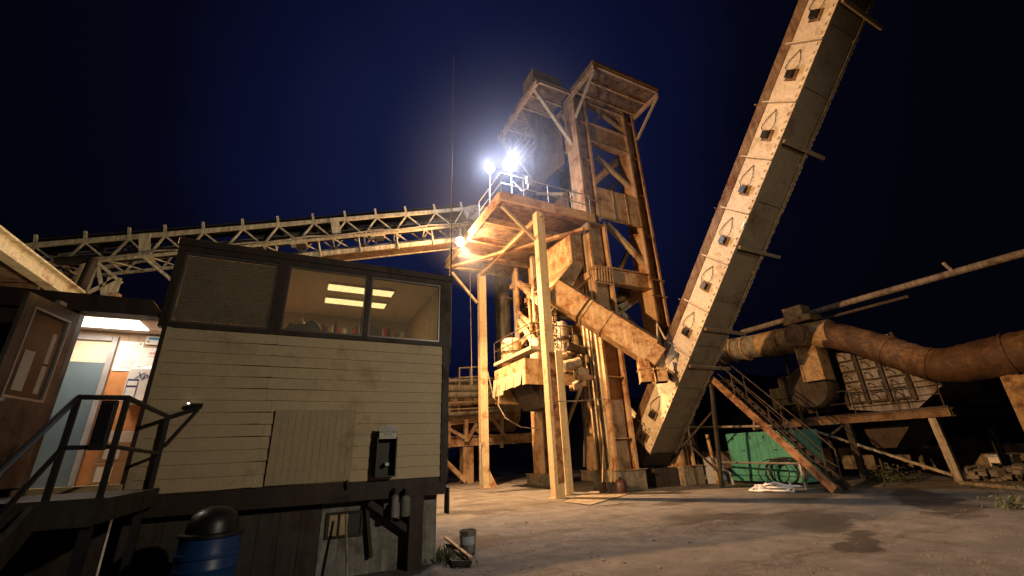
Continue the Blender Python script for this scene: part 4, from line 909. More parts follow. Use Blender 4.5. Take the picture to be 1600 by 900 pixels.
cw = MB().path([(7.85, 14.95, 13.6), (8.1, 14.6, 12.9), (8.35, 14.45, 13.0), (8.4, 14.42, 13.5)], 0.02, 6); tag(cw.build('lamp_cable', 'white_paint', smooth=True), 'looped pale cable hanging under the large floodlight', 'cable')
jb = MB().box(8.3, 8.62, 14.40, 14.56, 13.3, 13.65); tag(jb.build('junction_box', 'galvanised', bevel=0.02), 'small grey box on the platform railing beside the floodlight', 'box')
hl = V((6.42, 18.3, 11.72))
t_ = thing('head_lamp', 'bright warm lamp hung under the conveyor head by the platform', 'lamp', tuple(hl + V((0, 0, 0.8))))
MB().tube(hl + V((0, 0, 0.8)), hl + V((0, 0, 0.2)), 0.03, 8).build('stem', 'galvanised', t_)
MB().lathe([(0, 0.36), (0.10, 0.34), (0.20, 0.20), (0.21, 0.17), (0.18, 0.17), (0.08, 0.30), (0, 0.32)], hl, 20).build('shade', 'galvanised', t_, smooth=True)
MB().lathe([(0, -0.22), (0.13, -0.18), (0.21, -0.03), (0.17, 0.13), (0, 0.16)], hl, 16).build('globe', 'head_glass', t_, smooth=True)
lamp('head_light', 'POINT', hl + V((-0.05, -0.16, -0.26)), E_HEAD, C_HEAD, 0.12, parent=t_)
fl_ = lamp('pool_light', 'SPOT', hl + V((0.10, -0.10, -0.28)), E_POOL, C_HEAD, 0.12, parent=t_, spot_size=math.radians(104), spot_blend=0.9)
fl_.rotation_euler = (V((10.0, 17.2, 0.0)) - hl).to_track_quat('-Z', 'Y').to_euler()
bl = PY(1013, 468, 17.6)
t_ = thing('bulb_lamp', 'small warm bulb lit inside the tower beside the right leg', 'lamp', tuple(bl))
MB().lathe([(0, -0.12), (0.09, -0.08), (0.12, 0), (0.08, 0.09), (0, 0.12)], bl, 14).build('bulb', 'bulb_glass', t_, smooth=True)
MB().path([bl + V((0, 0, 0.12)), bl + V((0.05, 0, 0.35)), (15.66, bl.y, bl.z+0.45)], 0.03, 6).build('bracket', 'dark_steel', t_)
lamp('bulb_light', 'POINT', bl + V((-0.15, -0.15, -0.12)), E_BULB, (1.0, 0.6, 0.22), 0.08, parent=t_)
bx = PY(1018, 510, 17.0); tag(MB().obox(bx, (0.2, 0, 0), (0, 0.12, 0), (0, 0, 0.28)).build('switch_box', 'grey_panel', bevel=0.02), 'small box hung on the tower leg below the warm bulb', 'box')
# sodium lamp on a mast beyond the cabin, left of the frame
kp = V((-9.0, 8.6, 8.6))
t_ = thing('mast_lamp', 'sodium lamp on a tall mast left of the cabin', 'lamp', (kp.x-0.8, kp.y, 0))
MB().tube((kp.x-0.8, kp.y, 0), (kp.x-0.8, kp.y, 9.0), 0.09, 10).build('mast', 'galvanised', t_)
MB().path([(kp.x-0.8, kp.y, 8.95), (kp.x-0.3, kp.y, 9.05), kp + V((0, 0, 0.22))], 0.035, 8).build('arm', 'galvanised', t_)
MB().lathe([(0, 0.24), (0.16, 0.22), (0.24, 0.08), (0.22, 0.05), (0, 0.05)], kp, 18).build('shade', 'galvanised', t_)
fl_ = lamp('mast_light', 'SPOT', kp + V((0.05, 0, -0.1)), E_KEY, C_KEY, 0.15, parent=t_, spot_size=math.radians(84), spot_blend=0.9)
fl_.rotation_euler = (V((14.0, 8.6, 7.0)) - kp).to_track_quat('-Z', 'Y').to_euler()
# unseen fill lamp added behind the cabin, lights the shed eave and conveyor from below
kp = V((-1.6, 13.4, 4.3))
t_ = thing('rear_fill_lamp', 'unseen fill lamp added on a short post behind the cabin', 'lamp', (kp.x, kp.y, 0))
MB().tube((kp.x, kp.y, 0), (kp.x, kp.y, 4.05), 0.05, 10).build('post', 'galvanised', t_)
MB().lathe([(0, 0), (0.12, 0.02), (0.14, 0.10), (0, 0.12)], (kp.x, kp.y, 4.051), 16).build('housing', 'galvanised', t_)
lamp('rear_fill_light', 'POINT', kp + V((0, 0, 0.25)), E_FILL, (1.0, 0.78, 0.50), 0.15, parent=t_)
# yard lamp behind the photographer, its hood turned to the plant
kp = V((9.5, -11.0, 7.6))
t_ = thing('yard_lamp', 'street lamp on a pole behind the photographer', 'lamp', (kp.x+0.8, kp.y, 0))
MB().tube((kp.x+0.8, kp.y, 0), (kp.x+0.8, kp.y, 8.4), 0.08, 10).build('pole', 'galvanised', t_)
MB().path([(kp.x+0.8, kp.y, 8.35), (kp.x+0.3, kp.y, 8.45), kp + V((0, 0, 0.22))], 0.035, 8).build('arm', 'galvanised', t_)
MB().lathe([(0, 0.24), (0.16, 0.22), (0.24, 0.08), (0.22, 0.05), (0, 0.05)], kp, 18).build('shade', 'galvanised', t_)
yl = lamp('yard_light', 'SPOT', kp + V((0, 0.1, -0.1)), E_YARD, C_YARD, 0.2, parent=t_, spot_size=math.radians(84), spot_blend=1.0)
yl.rotation_euler = (V((8.0, 9.0, 5.5)) - kp).to_track_quat('-Z', 'Y').to_euler()
# ------------------------------------------------------------------ inclined slat elevator
ANG = math.radians(49.3)
WU = V((0, -math.cos(ANG), math.sin(ANG)))           # up along the casing (towards the camera)
UU = V((0, math.sin(ANG), math.cos(ANG)))            # across the side face, away from the underside
E0 = V((13.87, 15.0, 1.33)); EW, ED, EL = 1.62, 1.50, 21.5
sv = thing('slat_elevator', 'huge inclined boxed elevator with bolted cream side panels', 'elevator', tuple(E0))
def ep(x, t, u): return E0 + V((x, 0, 0)) + WU*t + UU*u
def ebox(m, x0, x1, t0, t1, u0, u1):
    return m.hexa([ep(x0, t0, u0), ep(x1, t0, u0), ep(x1, t1, u0), ep(x0, t1, u0), ep(x0, t0, u1), ep(x1, t0, u1), ep(x1, t1, u1), ep(x0, t1, u1)])
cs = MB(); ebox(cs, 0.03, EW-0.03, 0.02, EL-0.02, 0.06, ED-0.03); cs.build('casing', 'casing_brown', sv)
r_ = random.Random(31)
seams = [0.03] + [0.85 + 1.95*i for i in range(0, 11)]
for k, (a, b) in enumerate(zip(seams, seams[1:])):
    w = b - a
    m = MB(); ebox(m, 0.0, 0.028, a+0.025, b-0.065, 0.0, 1.08)
    nb = 7 if w > 1.2 else 3
    for i in range(nb):
        tt = a + w*(i+0.6)/(nb+0.2)
        m.obox(ep(-0.022, tt, 0.12), UU*0.045, WU*0.04, V((0.03, 0, 0)))
    m.build('side_panel', 'panel_cream', sv)
    m = MB(); ebox(m, -0.05, 0.026, b-0.020, b+0.020, -0.01, 1.30); m.build('seam_flange', 'panel_cream', sv)
    m = MB(); ebox(m, 0.012, 0.028, a+0.012, b-0.012, 1.125, ED); m.build('side_rail', 'rail_brown', sv)
    if w > 1.2 or k == 0:
        tc_ = a + w*0.42 + r_.uniform(-0.07, 0.07) if k else a + 0.45
        m = MB(); ebox(m, -0.045, -0.001, tc_-0.19, tc_+0.19, 0.36, 0.74); pl_ = m.build('junction_box', 'rail_brown', sv)
        m = MB(); ebox(m, -0.20, -0.046, tc_-0.12, tc_+0.12, 0.46, 0.68); m.build('vibrator', 'black_plastic', pl_)
        m = MB(); top = ep(-0.03, a + w*0.86, 0.62)
        m.path([ep(-0.10, tc_+0.10, 0.72), ep(-0.06, tc_+0.26, 0.90), ep(-0.04, tc_+0.50, 0.86), top], 0.013, 5)
        m.path([ep(-0.10, tc_+0.11, 0.52), ep(-0.07, tc_+0.30, 0.42), ep(-0.04, tc_+0.52, 0.46), top], 0.011, 5)
        m.build('cable', 'black_paint', pl_, smooth=True)
# underside plates, ribs and edge flanges
useam = [0.02] + [1.35 + 1.95*i for i in range(0, 11)]
r_ = random.Random(2)
for k, (a, b) in enumerate(zip(useam, useam[1:])):
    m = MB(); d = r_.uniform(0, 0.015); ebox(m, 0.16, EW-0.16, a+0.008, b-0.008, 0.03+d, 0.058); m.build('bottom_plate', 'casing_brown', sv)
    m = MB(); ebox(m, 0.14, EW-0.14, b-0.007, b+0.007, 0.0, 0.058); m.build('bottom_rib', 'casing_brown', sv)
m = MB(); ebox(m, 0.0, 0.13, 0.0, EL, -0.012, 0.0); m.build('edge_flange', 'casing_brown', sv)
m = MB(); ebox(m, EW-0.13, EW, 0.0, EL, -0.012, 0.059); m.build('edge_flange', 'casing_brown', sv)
m = MB(); ebox(m, EW, EW+0.05, 0.4, EL, 0.10, 0.22)
for i in range(100):
    tt = 0.5 + i*0.205
    if r_.random() < 0.82: ebox(m, EW+0.02, EW+0.075, tt, tt+r_.uniform(0.09, 0.17), 0.02, 0.08)
m.build('bolted_edge', 'panel_cream', sv)
m = MB(); ebox(m, EW+0.0, EW+0.22, 0.3, EL, 0.24, 0.75); m.build('return_guard', 'dark_steel', sv)
for tt in (4.35, 6.0, 9.35, 13.2, 17.6): 
    m = MB(); ebox(m, 0.12, EW+0.85, tt-0.06, tt+0.06, -0.10, -0.014); m.build('cross_bar', 'casing_brown', sv)
for tt in (3.2, 6.6, 10.5, 14.4): m = MB(); ebox(m, -0.05, 0.03, tt-0.02, tt+0.02, ED, ED+0.10); m.build('lug', 'rail_brown', sv)
m = MB(); ebox(m, 0.05, EW-0.05, -0.75, 0.018, 0.15, ED-0.1); m.build('boot', 'dark_steel', sv)
MB().box(14.1, 15.4, 15.1, 16.9, 0.0, 0.75).build('boot_base', 'dark_steel', sv)
tgb = MB(); ebox(tgb, -0.06, -0.045, 10.05, 10.25, 0.0, 0.06); tgb.build('tag_plate', 'paper', sv)
# trestle that props the elevator
tr = thing('elevator_trestle', 'dark lattice trestle propping the inclined elevator from behind', 'trestle', (15.0, 12.8, 0))
tx = (14.2, 15.3)
for x in tx:
    for q, p in (((x, 13.9, 0), (x, 13.5, 4.2)), ((x, 12.6, 0), (x, 12.75, 4.1))): pass
for p, q, s in (((15.75, 13.2, 0), (15.62, 12.62, 4.0), 0.12), ((14.3, 16.2, 0), (14.3, 14.8, 3.5), 0.14), ((15.62, 16.2, 0), (15.62, 14.4, 3.6), 0.12),
                ((15.75, 13.25, 0.6), (15.62, 15.4, 2.6), 0.07), ((15.7, 12.9, 2.9), (15.62, 15.6, 1.0), 0.07), ((15.75, 16.5, 3.4), (18.3, 16.5, 1.2), 0.07), ((15.75, 16.5, 1.2), (18.3, 16.5, 3.4), 0.07), ((18.3, 16.4, 0), (18.3, 16.4, 5.2), 0.16), ((16.6, 16.4, 0), (16.6, 16.4, 4.6), 0.12), ((15.7, 16.5, 4.4), (18.5, 16.5, 4.4), 0.14)):
    MB().beam(p, q, s, s).build('strut', 'dark_steel', tr)

# ------------------------------------------------------------------ steel stair up to the elevator
stt = thing('steel_stair', 'steep rusty steel stair with bent handrails right of the elevator', 'stairs', (16.05, 10.5, 0))
sx0, sx1 = 15.72, 16.45; f0, f1 = V((0, 8.92, 0.02)), V((0, 12.62, 4.22)); sd_ = (f1-f0)
for x, mt in ((sx0, 'stringer_rust'), (sx1, 'dark_steel')):
    MB().beam((x, f0.y, f0.z+0.10), (x, f1.y, f1.z+0.02), 0.06, 0.27).build('stringer', mt, stt)
ns = 17
for i in range(1, ns):
    c = f0 + sd_*(i/ns); MB().box(sx0+0.032, sx1-0.032, c.y-0.10, c.y+0.12, c.z+0.10, c.z+0.13).build('tread', 'dark_steel', stt)
for x in (sx0+0.01, sx1+0.01):
    h = MB(); dz = V((0, 0, 0.0))
    a = V((x, 9.05, 0.2)); b = V((x, 8.98, 1.30)); c = V((x, 9.25, 1.62)); d = V((x, 12.5, 5.15))
    h.path([a, b, c, d], 0.028, 7).path([V((x, 9.02, 0.75)), V((x, 9.40, 1.02)), V((x, 12.5, 4.65))], 0.02, 6)
    h.build('handrail', 'dark_steel', stt, smooth=True)
    for s in (0.42, 0.75): q = f0 + sd_*s; MB().tube((x, q.y, q.z+0.1), (x, q.y, q.z+1.06), 0.024, 6).build('rail_post', 'dark_steel', stt)
MB().box(15.62, 17.6, 12.60, 13.6, 4.12, 4.20).build('landing', 'dark_steel', stt)
# ------------------------------------------------------------------ belt conveyor on its lattice truss
cv = thing('belt_conveyor', 'long cream lattice belt conveyor rising to the platform', 'conveyor', (-2, 20.7, 10))
C1 = PY(737, 326, 19.2); C0 = PY(-40, 391, 22.4)
cd_ = (C1-C0).normalized(); side = cd_.cross(V((0, 0, 1))).normalized()
if side.y < 0: side = -side
cu_ = side.cross(cd_); cu_ = cu_ if cu_.z > 0 else -cu_
TH, TW = 0.98, 1.35
def solve(px):                                     # distance along the near chord for a photo column
    best = None
    for i in range(2400):
        q = C0 + cd_*(i*0.01); r = q - EYE
        x = 800 + F * (R.col[0].dot(r)) / (R.col[2].dot(r))
        if best is None or abs(x-px) < best[0]: best = (abs(x-px), i*0.01)
    return best[1]
CLn = (C1-C0).length
for s, n_ in ((0, 'top_chord'), (TW, 'top_chord')):
    MB().beam(C0 + side*s, C1 + side*s, 0.11, 0.19, cu_).build(n_, 'truss_cream', cv)
    MB().beam(C0 + side*s - cu_*TH, C1 + side*s - cu_*TH, 0.09, 0.12, cu_).build('bottom_chord', 'truss_cream', cv)
st_px = [-12, 55, 133, 202, 258, 318, 380, 435, 490, 540, 588, 635, 680, 722]
ts = [solve(p) for p in st_px]
for i, t in enumerate(ts):
    q = C0 + cd_*t
    for s in (0, TW):
        MB().beam(q + side*s + cu_*0.076, q + side*s + cu_*0.46, 0.10, 0.09, side).build('idler_bracket', 'truss_cream', cv)
    MB().lathe([(0, -TW/2+0.08), (0.09, -TW/2+0.08), (0.09, TW/2-0.08), (0, TW/2-0.08)], (0, 0, 0), 10, axis=1)
    MB().tube(q + cu_*0.22 + side*0.06, q + cu_*0.16 + side*(TW-0.06), 0.075, 10).build('idler', 'dark_steel', cv)
    if i+1 < len(ts):
        u = C0 + cd_*ts[i+1]; m_ = (q+u)/2
        for s in (0, TW):
            MB().beam(q + side*s - cu_*0.08, m_ + side*s - cu_*(TH-0.06) - cd_*0.06, 0.075, 0.07).build('diagonal', 'truss_cream', cv)
            MB().beam(u + side*s - cu_*0.08, m_ + side*s - cu_*(TH-0.06) + cd_*0.06, 0.075, 0.07).build('diagonal', 'truss_cream', cv)
        MB().beam(m_ - cu_*TH + side*0.05, m_ - cu_*TH + side*(TW-0.05), 0.06, 0.07).build('cross_tie', 'truss_cream', cv)
        MB().beam(m_ - cu_*TH + side*0.05, u - cu_*TH + side*(TW-0.05), 0.045, 0.045).build('cross_tie', 'truss_cream', cv)
MB().beam(C0 + side*TW*0.5 + cu_*0.33, C1 + side*TW*0.5 + cu_*0.33, TW*0.86, 0.06, cu_).build('belt', 'rubber', cv)
MB().beam(C0 + side*TW*0.5 - cu_*0.55, C1 + side*TW*0.5 - cu_*0.55, TW*0.7, 0.03, cu_).build('return_belt', 'rubber', cv)
MB().beam(C0 + cd_*9 + side*(TW+0.05) + cu_*0.40, C1 + side*(TW+0.05) + cu_*0.40, 0.03, 0.55, cu_).build('belt_cover', 'grey_panel', cv)
for px in (227, 523):
    t = solve(px); q = C0 + cd_*t
    MB().obox(q - cu_*0.36 - side*0.075, cd_*0.20, cu_*0.44, side*0.02).build('splice_plate', 'truss_cream', cv)
MB().path([C0 + cd_*(CLn*i/24.0) - side*0.16 - cu_*(TH*0.86 + 0.10*abs(math.sin(i*0.9))) for i in range(25)], 0.045, 6).build('cable_run', 'old_pipe', cv, smooth=True)
# walkway truss slung below on the far side
wq = MB()
W0, W1 = C0 + cd_*8.5 + side*0.4 - cu_*1.55, C1 - cd_*0.6 + side*0.4 - cu_*1.62
wk = thing('conveyor_walkway', 'yellow channel walkway slung under the lattice conveyor', 'walkway', tuple((W0+W1)/2))
MB().beam(W0, W1, 0.10, 0.22, cu_).build('channel', 'truss_cream', wk)
MB().beam(W0 + side*0.9, W1 + side*0.9, 0.10, 0.22, cu_).build('channel', 'truss_cream', wk)
MB().beam(W0 + side*0.45 - cu_*0.08, W1 + side*0.45 - cu_*0.08, 0.75, 0.03, cu_).build('walk_plate', 'rail_brown', wk)
for i in range(7):
    q = W0 + (W1-W0)*(i/6.0)
    MB().beam(q - side*0.08 + cu_*0.05, q - side*0.30 + cu_*0.75, 0.05, 0.05).build('hanger', 'truss_cream', wk)
    MB().beam(q - side*0.10 - cu_*0.20, q - side*0.06 + cu_*0.30, 0.08, 0.06).build('hanger', 'truss_cream', wk)
MB().beam(W1, W1 + V((0.7, -0.3, -0.35)), 0.10, 0.2).build('end_bracket', 'truss_cream', wk)
# motor box slung in the truss
for px, lb in ((585, 'small cream motor case hung in the conveyor truss nearest the platform'), (462, 'small cream motor case hung in the middle of the conveyor truss')):
    q = C0 + cd_*solve(px) - cu_*0.85 + side*0.3
    t_ = thing('conveyor_motor', lb, 'motor', tuple(q), 'motor cases in the conveyor truss')
    MB().obox(q, cd_*0.36, side*0.2, cu_*0.2).build('case', 'truss_cream', t_, bevel=0.03)
    MB().obox(q - cu_*0.28 + cd_*0.1, cd_*0.2, side*0.18, cu_*0.06).build('foot', 'dark_steel', t_)
# head drum housing near the platform
hh_ = thing('drum_housing', 'dark round drum housing where the conveyor meets the platform', 'drum', tuple(C1))
MB().lathe([(0, -0.1), (0.52, -0.1), (0.55, 0.2), (0.55, TW), (0, TW)], C1 - cu_*0.45 + V((-0.1, -0.1, 0)), 24, axis=1).build('drum_case', 'old_pipe', hh_, smooth=True)
MB().beam(C1 - cu_*0.5, V((9.0, 18.0, 13.2)), 1.1, 0.9).build('head_chute', 'grey_panel', hh_)
# support bent behind the low wing
bt_ = thing('conveyor_bent', 'steel support bent with crossed braces under the left of the conveyor', 'support', tuple(PY(165, 470, 21.5)))
yb_ = 21.6
for (a, b, s) in (((152, 408), (128, 470), 0.16), ((152, 410), (163, 470), 0.12), ((152, 410), (190, 442), 0.14), ((128, 462), (182, 436), 0.12), ((180, 434), (164, 482), 0.42), ((220, 398), (266, 436), 0.2), ((130, 412), (110, 470), 0.14)):
    MB().beam(PY(*a, yb_), PY(*b, yb_), s, 0.12).build('brace', 'truss_cream', bt_)
for px in (128, 178):
    q = PY(px, 470, yb_); MB().beam((q.x, q.y, 0), q + V((0, 0, 0.3)), 0.3, 0.3).build('leg', 'tower_steel', bt_)
dp_ = MB(); a, b = PY(146, 405, 20.6), PY(118, 470, 20.6); dp_.path([PY(90, 408, 21.2), PY(125, 406, 20.9), a, b, (b.x-0.5, b.y, 3.0)], 0.16, 10)
tag(dp_.build('bent_pipe', 'dark_steel', smooth=True), 'dark bent pipe dropping from the conveyor above the doorway', 'pipe')
# second walk / lower lattice left
lw = thing('lower_lattice', 'lower cream lattice girder passing beneath the conveyor at left', 'girder', tuple(PY(200, 410, 23.2)))
for (a, b, s) in (((-30, 452), (330, 388), 0.14), ((-30, 418), (330, 362), 0.10)):
    MB().beam(PY(*a, 23.4), PY(*b, 23.4), s, s).build('chord', 'truss_cream', lw)
xs_ = list(range(20, 330, 40))
for i, x in enumerate(xs_[:-1]):
    t = (x+30)/360.0; t2 = (x+70)/360.0
    hi = lambda k: PY(-30+360*k, 418-56*k, 23.4); lo = lambda k: PY(-30+360*k, 452-64*k, 23.4)
    MB().beam(lo(t), hi((t+t2)/2), 0.06, 0.06).build('diagonal', 'truss_cream', lw); MB().beam(hi((t+t2)/2), lo(t2), 0.06, 0.06).build('diagonal', 'truss_cream', lw)
# ------------------------------------------------------------------ open shed roof at the far left
sh = thing('shed_roof', 'sloping tan eave beam of an open shed behind the low wing', 'shed', (-9, 13, 6.3))
MB().ibeam((-6.4, 9.5, 6.35), (-6.4, 16.6, 6.5), 0.30, 0.46, 0.05).build('eave_beam', 'post_cream', sh)
rfm = MB(); r_ = random.Random(6)
for i in range(12):
    y = 9.5 + i*0.59; rfm.hexa([(-14, y, 5.7), (-6.6, y, 6.35), (-6.6, y+0.57, 6.35), (-14, y+0.57, 5.7), (-14, y, 5.74), (-6.6, y, 6.39), (-6.6, y+0.57, 6.39), (-14, y+0.57, 5.74)])
rfm.build('roof_sheet', 'rail_brown', sh)
for y in (10.2, 16.3): MB().box(-6.55, -6.25, y-0.15, y+0.15, 0, 6.03).build('post', 'tower_steel', sh)
for y in (11, 13, 15): MB().beam((-14, y, 5.5), (-6.6, y, 6.2), 0.14, 0.24).build('rafter', 'rail_brown', sh)
# ------------------------------------------------------------------ right side: dust collector line, ducts, gallery
GX = 22.0
dkz = 2.55
pf = thing('collector_platform', 'dark raised steel platform on splayed legs carrying the dust collector', 'platform', (24, 11, 0))
MB().box(GX, 27.5, 7.6, 15.6, dkz+0.02, dkz+0.10).build('deck', 'dark_steel', pf)
MB().ibeam((GX-0.02, 7.6, dkz-0.14), (GX-0.02, 15.6, dkz-0.14), 0.16, 0.30, 0.03).build('edge_beam', 'rail_brown', pf)
MB().ibeam((GX-0.02, 7.55, dkz-0.14), (27.5, 7.55, dkz-0.14), 0.16, 0.30, 0.03).build('edge_beam', 'dark_steel', pf)
for y, dy in ((8.2, -0.15), (11.2, 0.0), (14.6, 0.1)):
    MB().beam((GX+0.05, y, dkz-0.3), (GX+0.15, y+dy*0.4, 0.0), 0.24, 0.20, (1, 0, 0)).build('leg', 'old_pipe' if y < 9 else 'dark_steel', pf)
    MB().beam((26.8, y, dkz-0.3), (26.8, y, 0.0), 0.2, 0.2, (1, 0, 0)).build('leg', 'dark_steel', pf)
MB().beam((GX+0.15, 8.3, 0.22), (GX+0.1, 12.6, 2.0), 0.10, 0.10).build('leg_brace', 'old_pipe', pf)
MB().beam((GX+0.1, 14.6, 0.3), (GX+0.1, 11.4, 2.2), 0.09, 0.09).build('leg_brace', 'dark_steel', pf)
rl = MB()
for dz in (0.55, 1.08): rl.path([(GX, 15.5, dkz+dz), (GX, 7.7, dkz+dz)], 0.024, 6)
for y in (15.5, 13.9, 12.3, 10.7, 9.1, 7.7): rl.tube((GX, y, dkz), (GX, y, dkz+1.08), 0.026, 6)
rl.build('railing', 'dark_steel', pf)
bg2 = thing('dust_collector', 'grey six sided dust collector housing with rows of panel doors', 'dust collector', (24.5, 9.8, dkz+0.1))
fx = 22.9
hexp = [PX(1296, 540, fx), PX(1288, 576, fx), PX(1327, 640, fx), PX(1428, 645, fx), PX(1474, 600, fx), PX(1464, 566, fx), PX(1400, 535, fx), PX(1312, 528, fx)]
MB().prism(hexp, (3.6, 0, 0)).build('housing', 'grey_panel', bg2)
ytop0, ytop1 = PX(1300, 560, fx).y, PX(1400, 560, fx).y; zb, zt = PX(1335, 634, fx).z, PX(1320, 535, fx).z
cols, rows = 3, 6
yy0, yy1 = 11.35, 8.85
for c in range(cols):
    a = yy0 + (yy1-yy0)*c/cols; b = yy0 + (yy1-yy0)*(c+1)/cols
    m = MB(); m.box(fx-0.14, fx-0.002, a-0.13, a-0.002, zb, zt); m.build('column_rib', 'dark_steel', bg2)
    for r in range(rows):
        z0 = zb + (zt-zb)*r/rows; z1 = zb + (zt-zb)*(r+1)/rows
        d = MB().box(fx-0.10, fx-0.003, b+0.06, a-0.17, z0+0.05, z1-0.04).build('panel_door', 'grey_panel', bg2, bevel=0.02)
        MB().box(fx-0.16, fx-0.102, b+0.10, a-0.22, z0+0.06, z0+0.11).build('door_bar', 'dark_steel', d)
        MB().path([(fx-0.11, a-0.25, z1-0.12), (fx-0.17, a-0.38, z1-0.08), (fx-0.17, a-0.50, z1-0.20), (fx-0.11, a-0.55, z0+0.16)], 0.022, 6).build('door_hose', 'black_paint', d, smooth=True)
m = MB(); m.box(fx-0.14, fx-0.002, yy1-0.13, yy1-0.002, zb, zt); m.build('column_rib', 'dark_steel', bg2)
MB().prism([PX(1330, 646, fx)+V((.3, 0, 0)), PX(1425, 650, fx)+V((.3, 0, 0)), PX(1395, 700, fx)+V((.3, 0, 0)), PX(1360, 700, fx)+V((.3, 0, 0))], (2.6, 0, 0)).build('dust_hopper', 'dark_steel', bg2)
fan = thing('exhaust_fan', 'boxy grey fan and motor set beside the dust collector', 'fan', (23, 13.4, dkz+0.1))
fx2 = 22.5
def pbox(m, px0, py0, px1, py1, x, depth):
    a, b, c, d = PX(px0, py1, x), PX(px1, py1, x), PX(px1, py0, x), PX(px0, py0, x)
    y0, y1 = a.y, b.y; z0 = (a.z+b.z)/2; z1 = (c.z+d.z)/2
    return m.box(x, x+depth, min(y0, y1), max(y0, y1), z0, z1)
pbox(MB(), 1224, 585, 1262, 632, fx2, 1.1).build('motor_case', 'old_pipe', fan, bevel=0.03)
pbox(MB(), 1209, 606, 1226, 640, fx2+0.05, 0.8).build('gear_case', 'old_pipe', fan, bevel=0.03)
pbox(MB(), 1240, 632, 1290, 646, fx2, 1.2).build('base_frame', 'dark_steel', fan)
q = PX(1270, 606, 22.0); MB().lathe([(0, -0.5), (0.9, -0.5), (1.0, -0.3), (1.0, 0.3), (0.9, 0.5), (0, 0.5)], q, 24, axis=0).build('scroll', 'dark_steel', fan, smooth=True)
for px in (1232, 1246): 
    m = MB(); pbox(m, px, 588, px+4, 628, fx2-0.05, 0.049); m.build('cooling_rib', 'dark_steel', fan)
# the duct run
DXX = 21.6
dtn = thing('exhaust_duct', 'fat tan and brown exhaust duct with a round blanked end', 'duct', tuple(PX(1262, 525, DXX)))
def dpx(px, py, x=DXX): return PX(px, py, x)
c0 = dpx(1262, 526); rad = 0.64
segs = [dpx(1118, 553), dpx(1150, 547), dpx(1172, 543), dpx(1222, 534)]
MB().path([segs[0], segs[2], dpx(1190, 540)], rad*0.93, 20).build('duct_section', 'grey_panel', dtn, smooth=True)
MB().path([dpx(1190, 540), dpx(1222, 534), dpx(1268, 525), dpx(1300, 520)], rad, 22).build('duct_section', 'duct_tan', dtn, smooth=True)
for px, py in ((1132, 551), (1150, 547), (1168, 544), (1222, 534)):
    a = dpx(px, py); d = (dpx(px+10, py-2) - a).normalized()
    MB().tube(a - d*0.05, a + d*0.05, rad*1.05, 20).build('flange_ring', 'duct_tan', dtn)
MB().tube(c0 + V((-1.0, 0, 0)), c0, rad*0.80, 24).build('blank_stub', 'duct_tan', dtn)
MB().tube(c0 + V((-1.07, 0, 0)), c0 + V((-1.002, 0, 0)), rad*0.74, 24).build('blank_end', 'rail_brown', dtn)
MB().box(c0.x-0.42, c0.x+0.42, c0.y-0.42, c0.y+0.42, c0.z-2.1, c0.z-0.3).box(c0.x-0.47, c0.x+0.47, c0.y+0.43, c0.y+0.50, c0.z-2.1, c0.z-0.4).build('drop_duct', 'duct_tan', dtn)
MB().box(c0.x-0.35, c0.x+0.6, c0.y-0.55, c0.y+0.75, c0.z+0.70, c0.z+1.0).box(c0.x-0.25, c0.x+0.5, c0.y-0.2, c0.y+0.7, c0.z+1.0, c0.z+1.55).build('damper_box', 'duct_tan', dtn, bevel=0.02)
main = [dpx(1285, 523), dpx(1320, 528), dpx(1355, 538), dpx(1390, 549, DXX-0.1), dpx(1425, 561, DXX-0.2), dpx(1455, 569, DXX-0.2), dpx(1490, 570, DXX-0.2), dpx(1530, 563, DXX-0.2), dpx(1580, 553, DXX-0.2), dpx(1640, 544, DXX-0.2), dpx(1720, 530, DXX-0.2)]
rads = [0.56, 0.58, 0.60, 0.60, 0.59, 0.60, 0.64, 0.66, 0.68, 0.68, 0.68]
r_ = random.Random(17); fine = []; frad = []
for i in range(len(main)-1):                         # battered duct wall: short sections of slightly uneven girth
    for k in range(5):
        u = k/5.0; p0 = main[max(i-1, 0)]; p1, p2 = main[i], main[i+1]; p3 = main[min(i+2, len(main)-1)]
        fine.append(0.5*((2*p1) + (p2-p0)*u + (2*p0-5*p1+4*p2-p3)*u*u + (3*p1-p0-3*p2+p3)*u*u*u)); frad.append(rads[i] + (rads[i+1]-rads[i])*u + r_.uniform(-0.018, 0.018))
dm_ = MB(); dm_.path(fine, 0.9, 28, radii=frad)
for v in dm_.bm.verts: v.co += V((r_.uniform(-1, 1), r_.uniform(-1, 1), r_.uniform(-1, 1)))*0.012
dm_.build('main_duct', 'rust_duct', dtn, smooth=True)
for i, rr_ in ((3, 0.60), (5, 0.60), (8, 0.68)):
    a = main[i]; d = (main[i+1] - main[i-1]).normalized(); MB().tube(a - d*0.04, a + d*0.04, rr_*1.06, 26).build('flange_ring', 'rust_duct', dtn)
q = dpx(1576, 575, DXX-0.2); MB().box(q.x-0.10, q.x+0.35, q.y-0.30, q.y+0.28, 0, q.z).build('support_column', 'duct_tan', dtn)
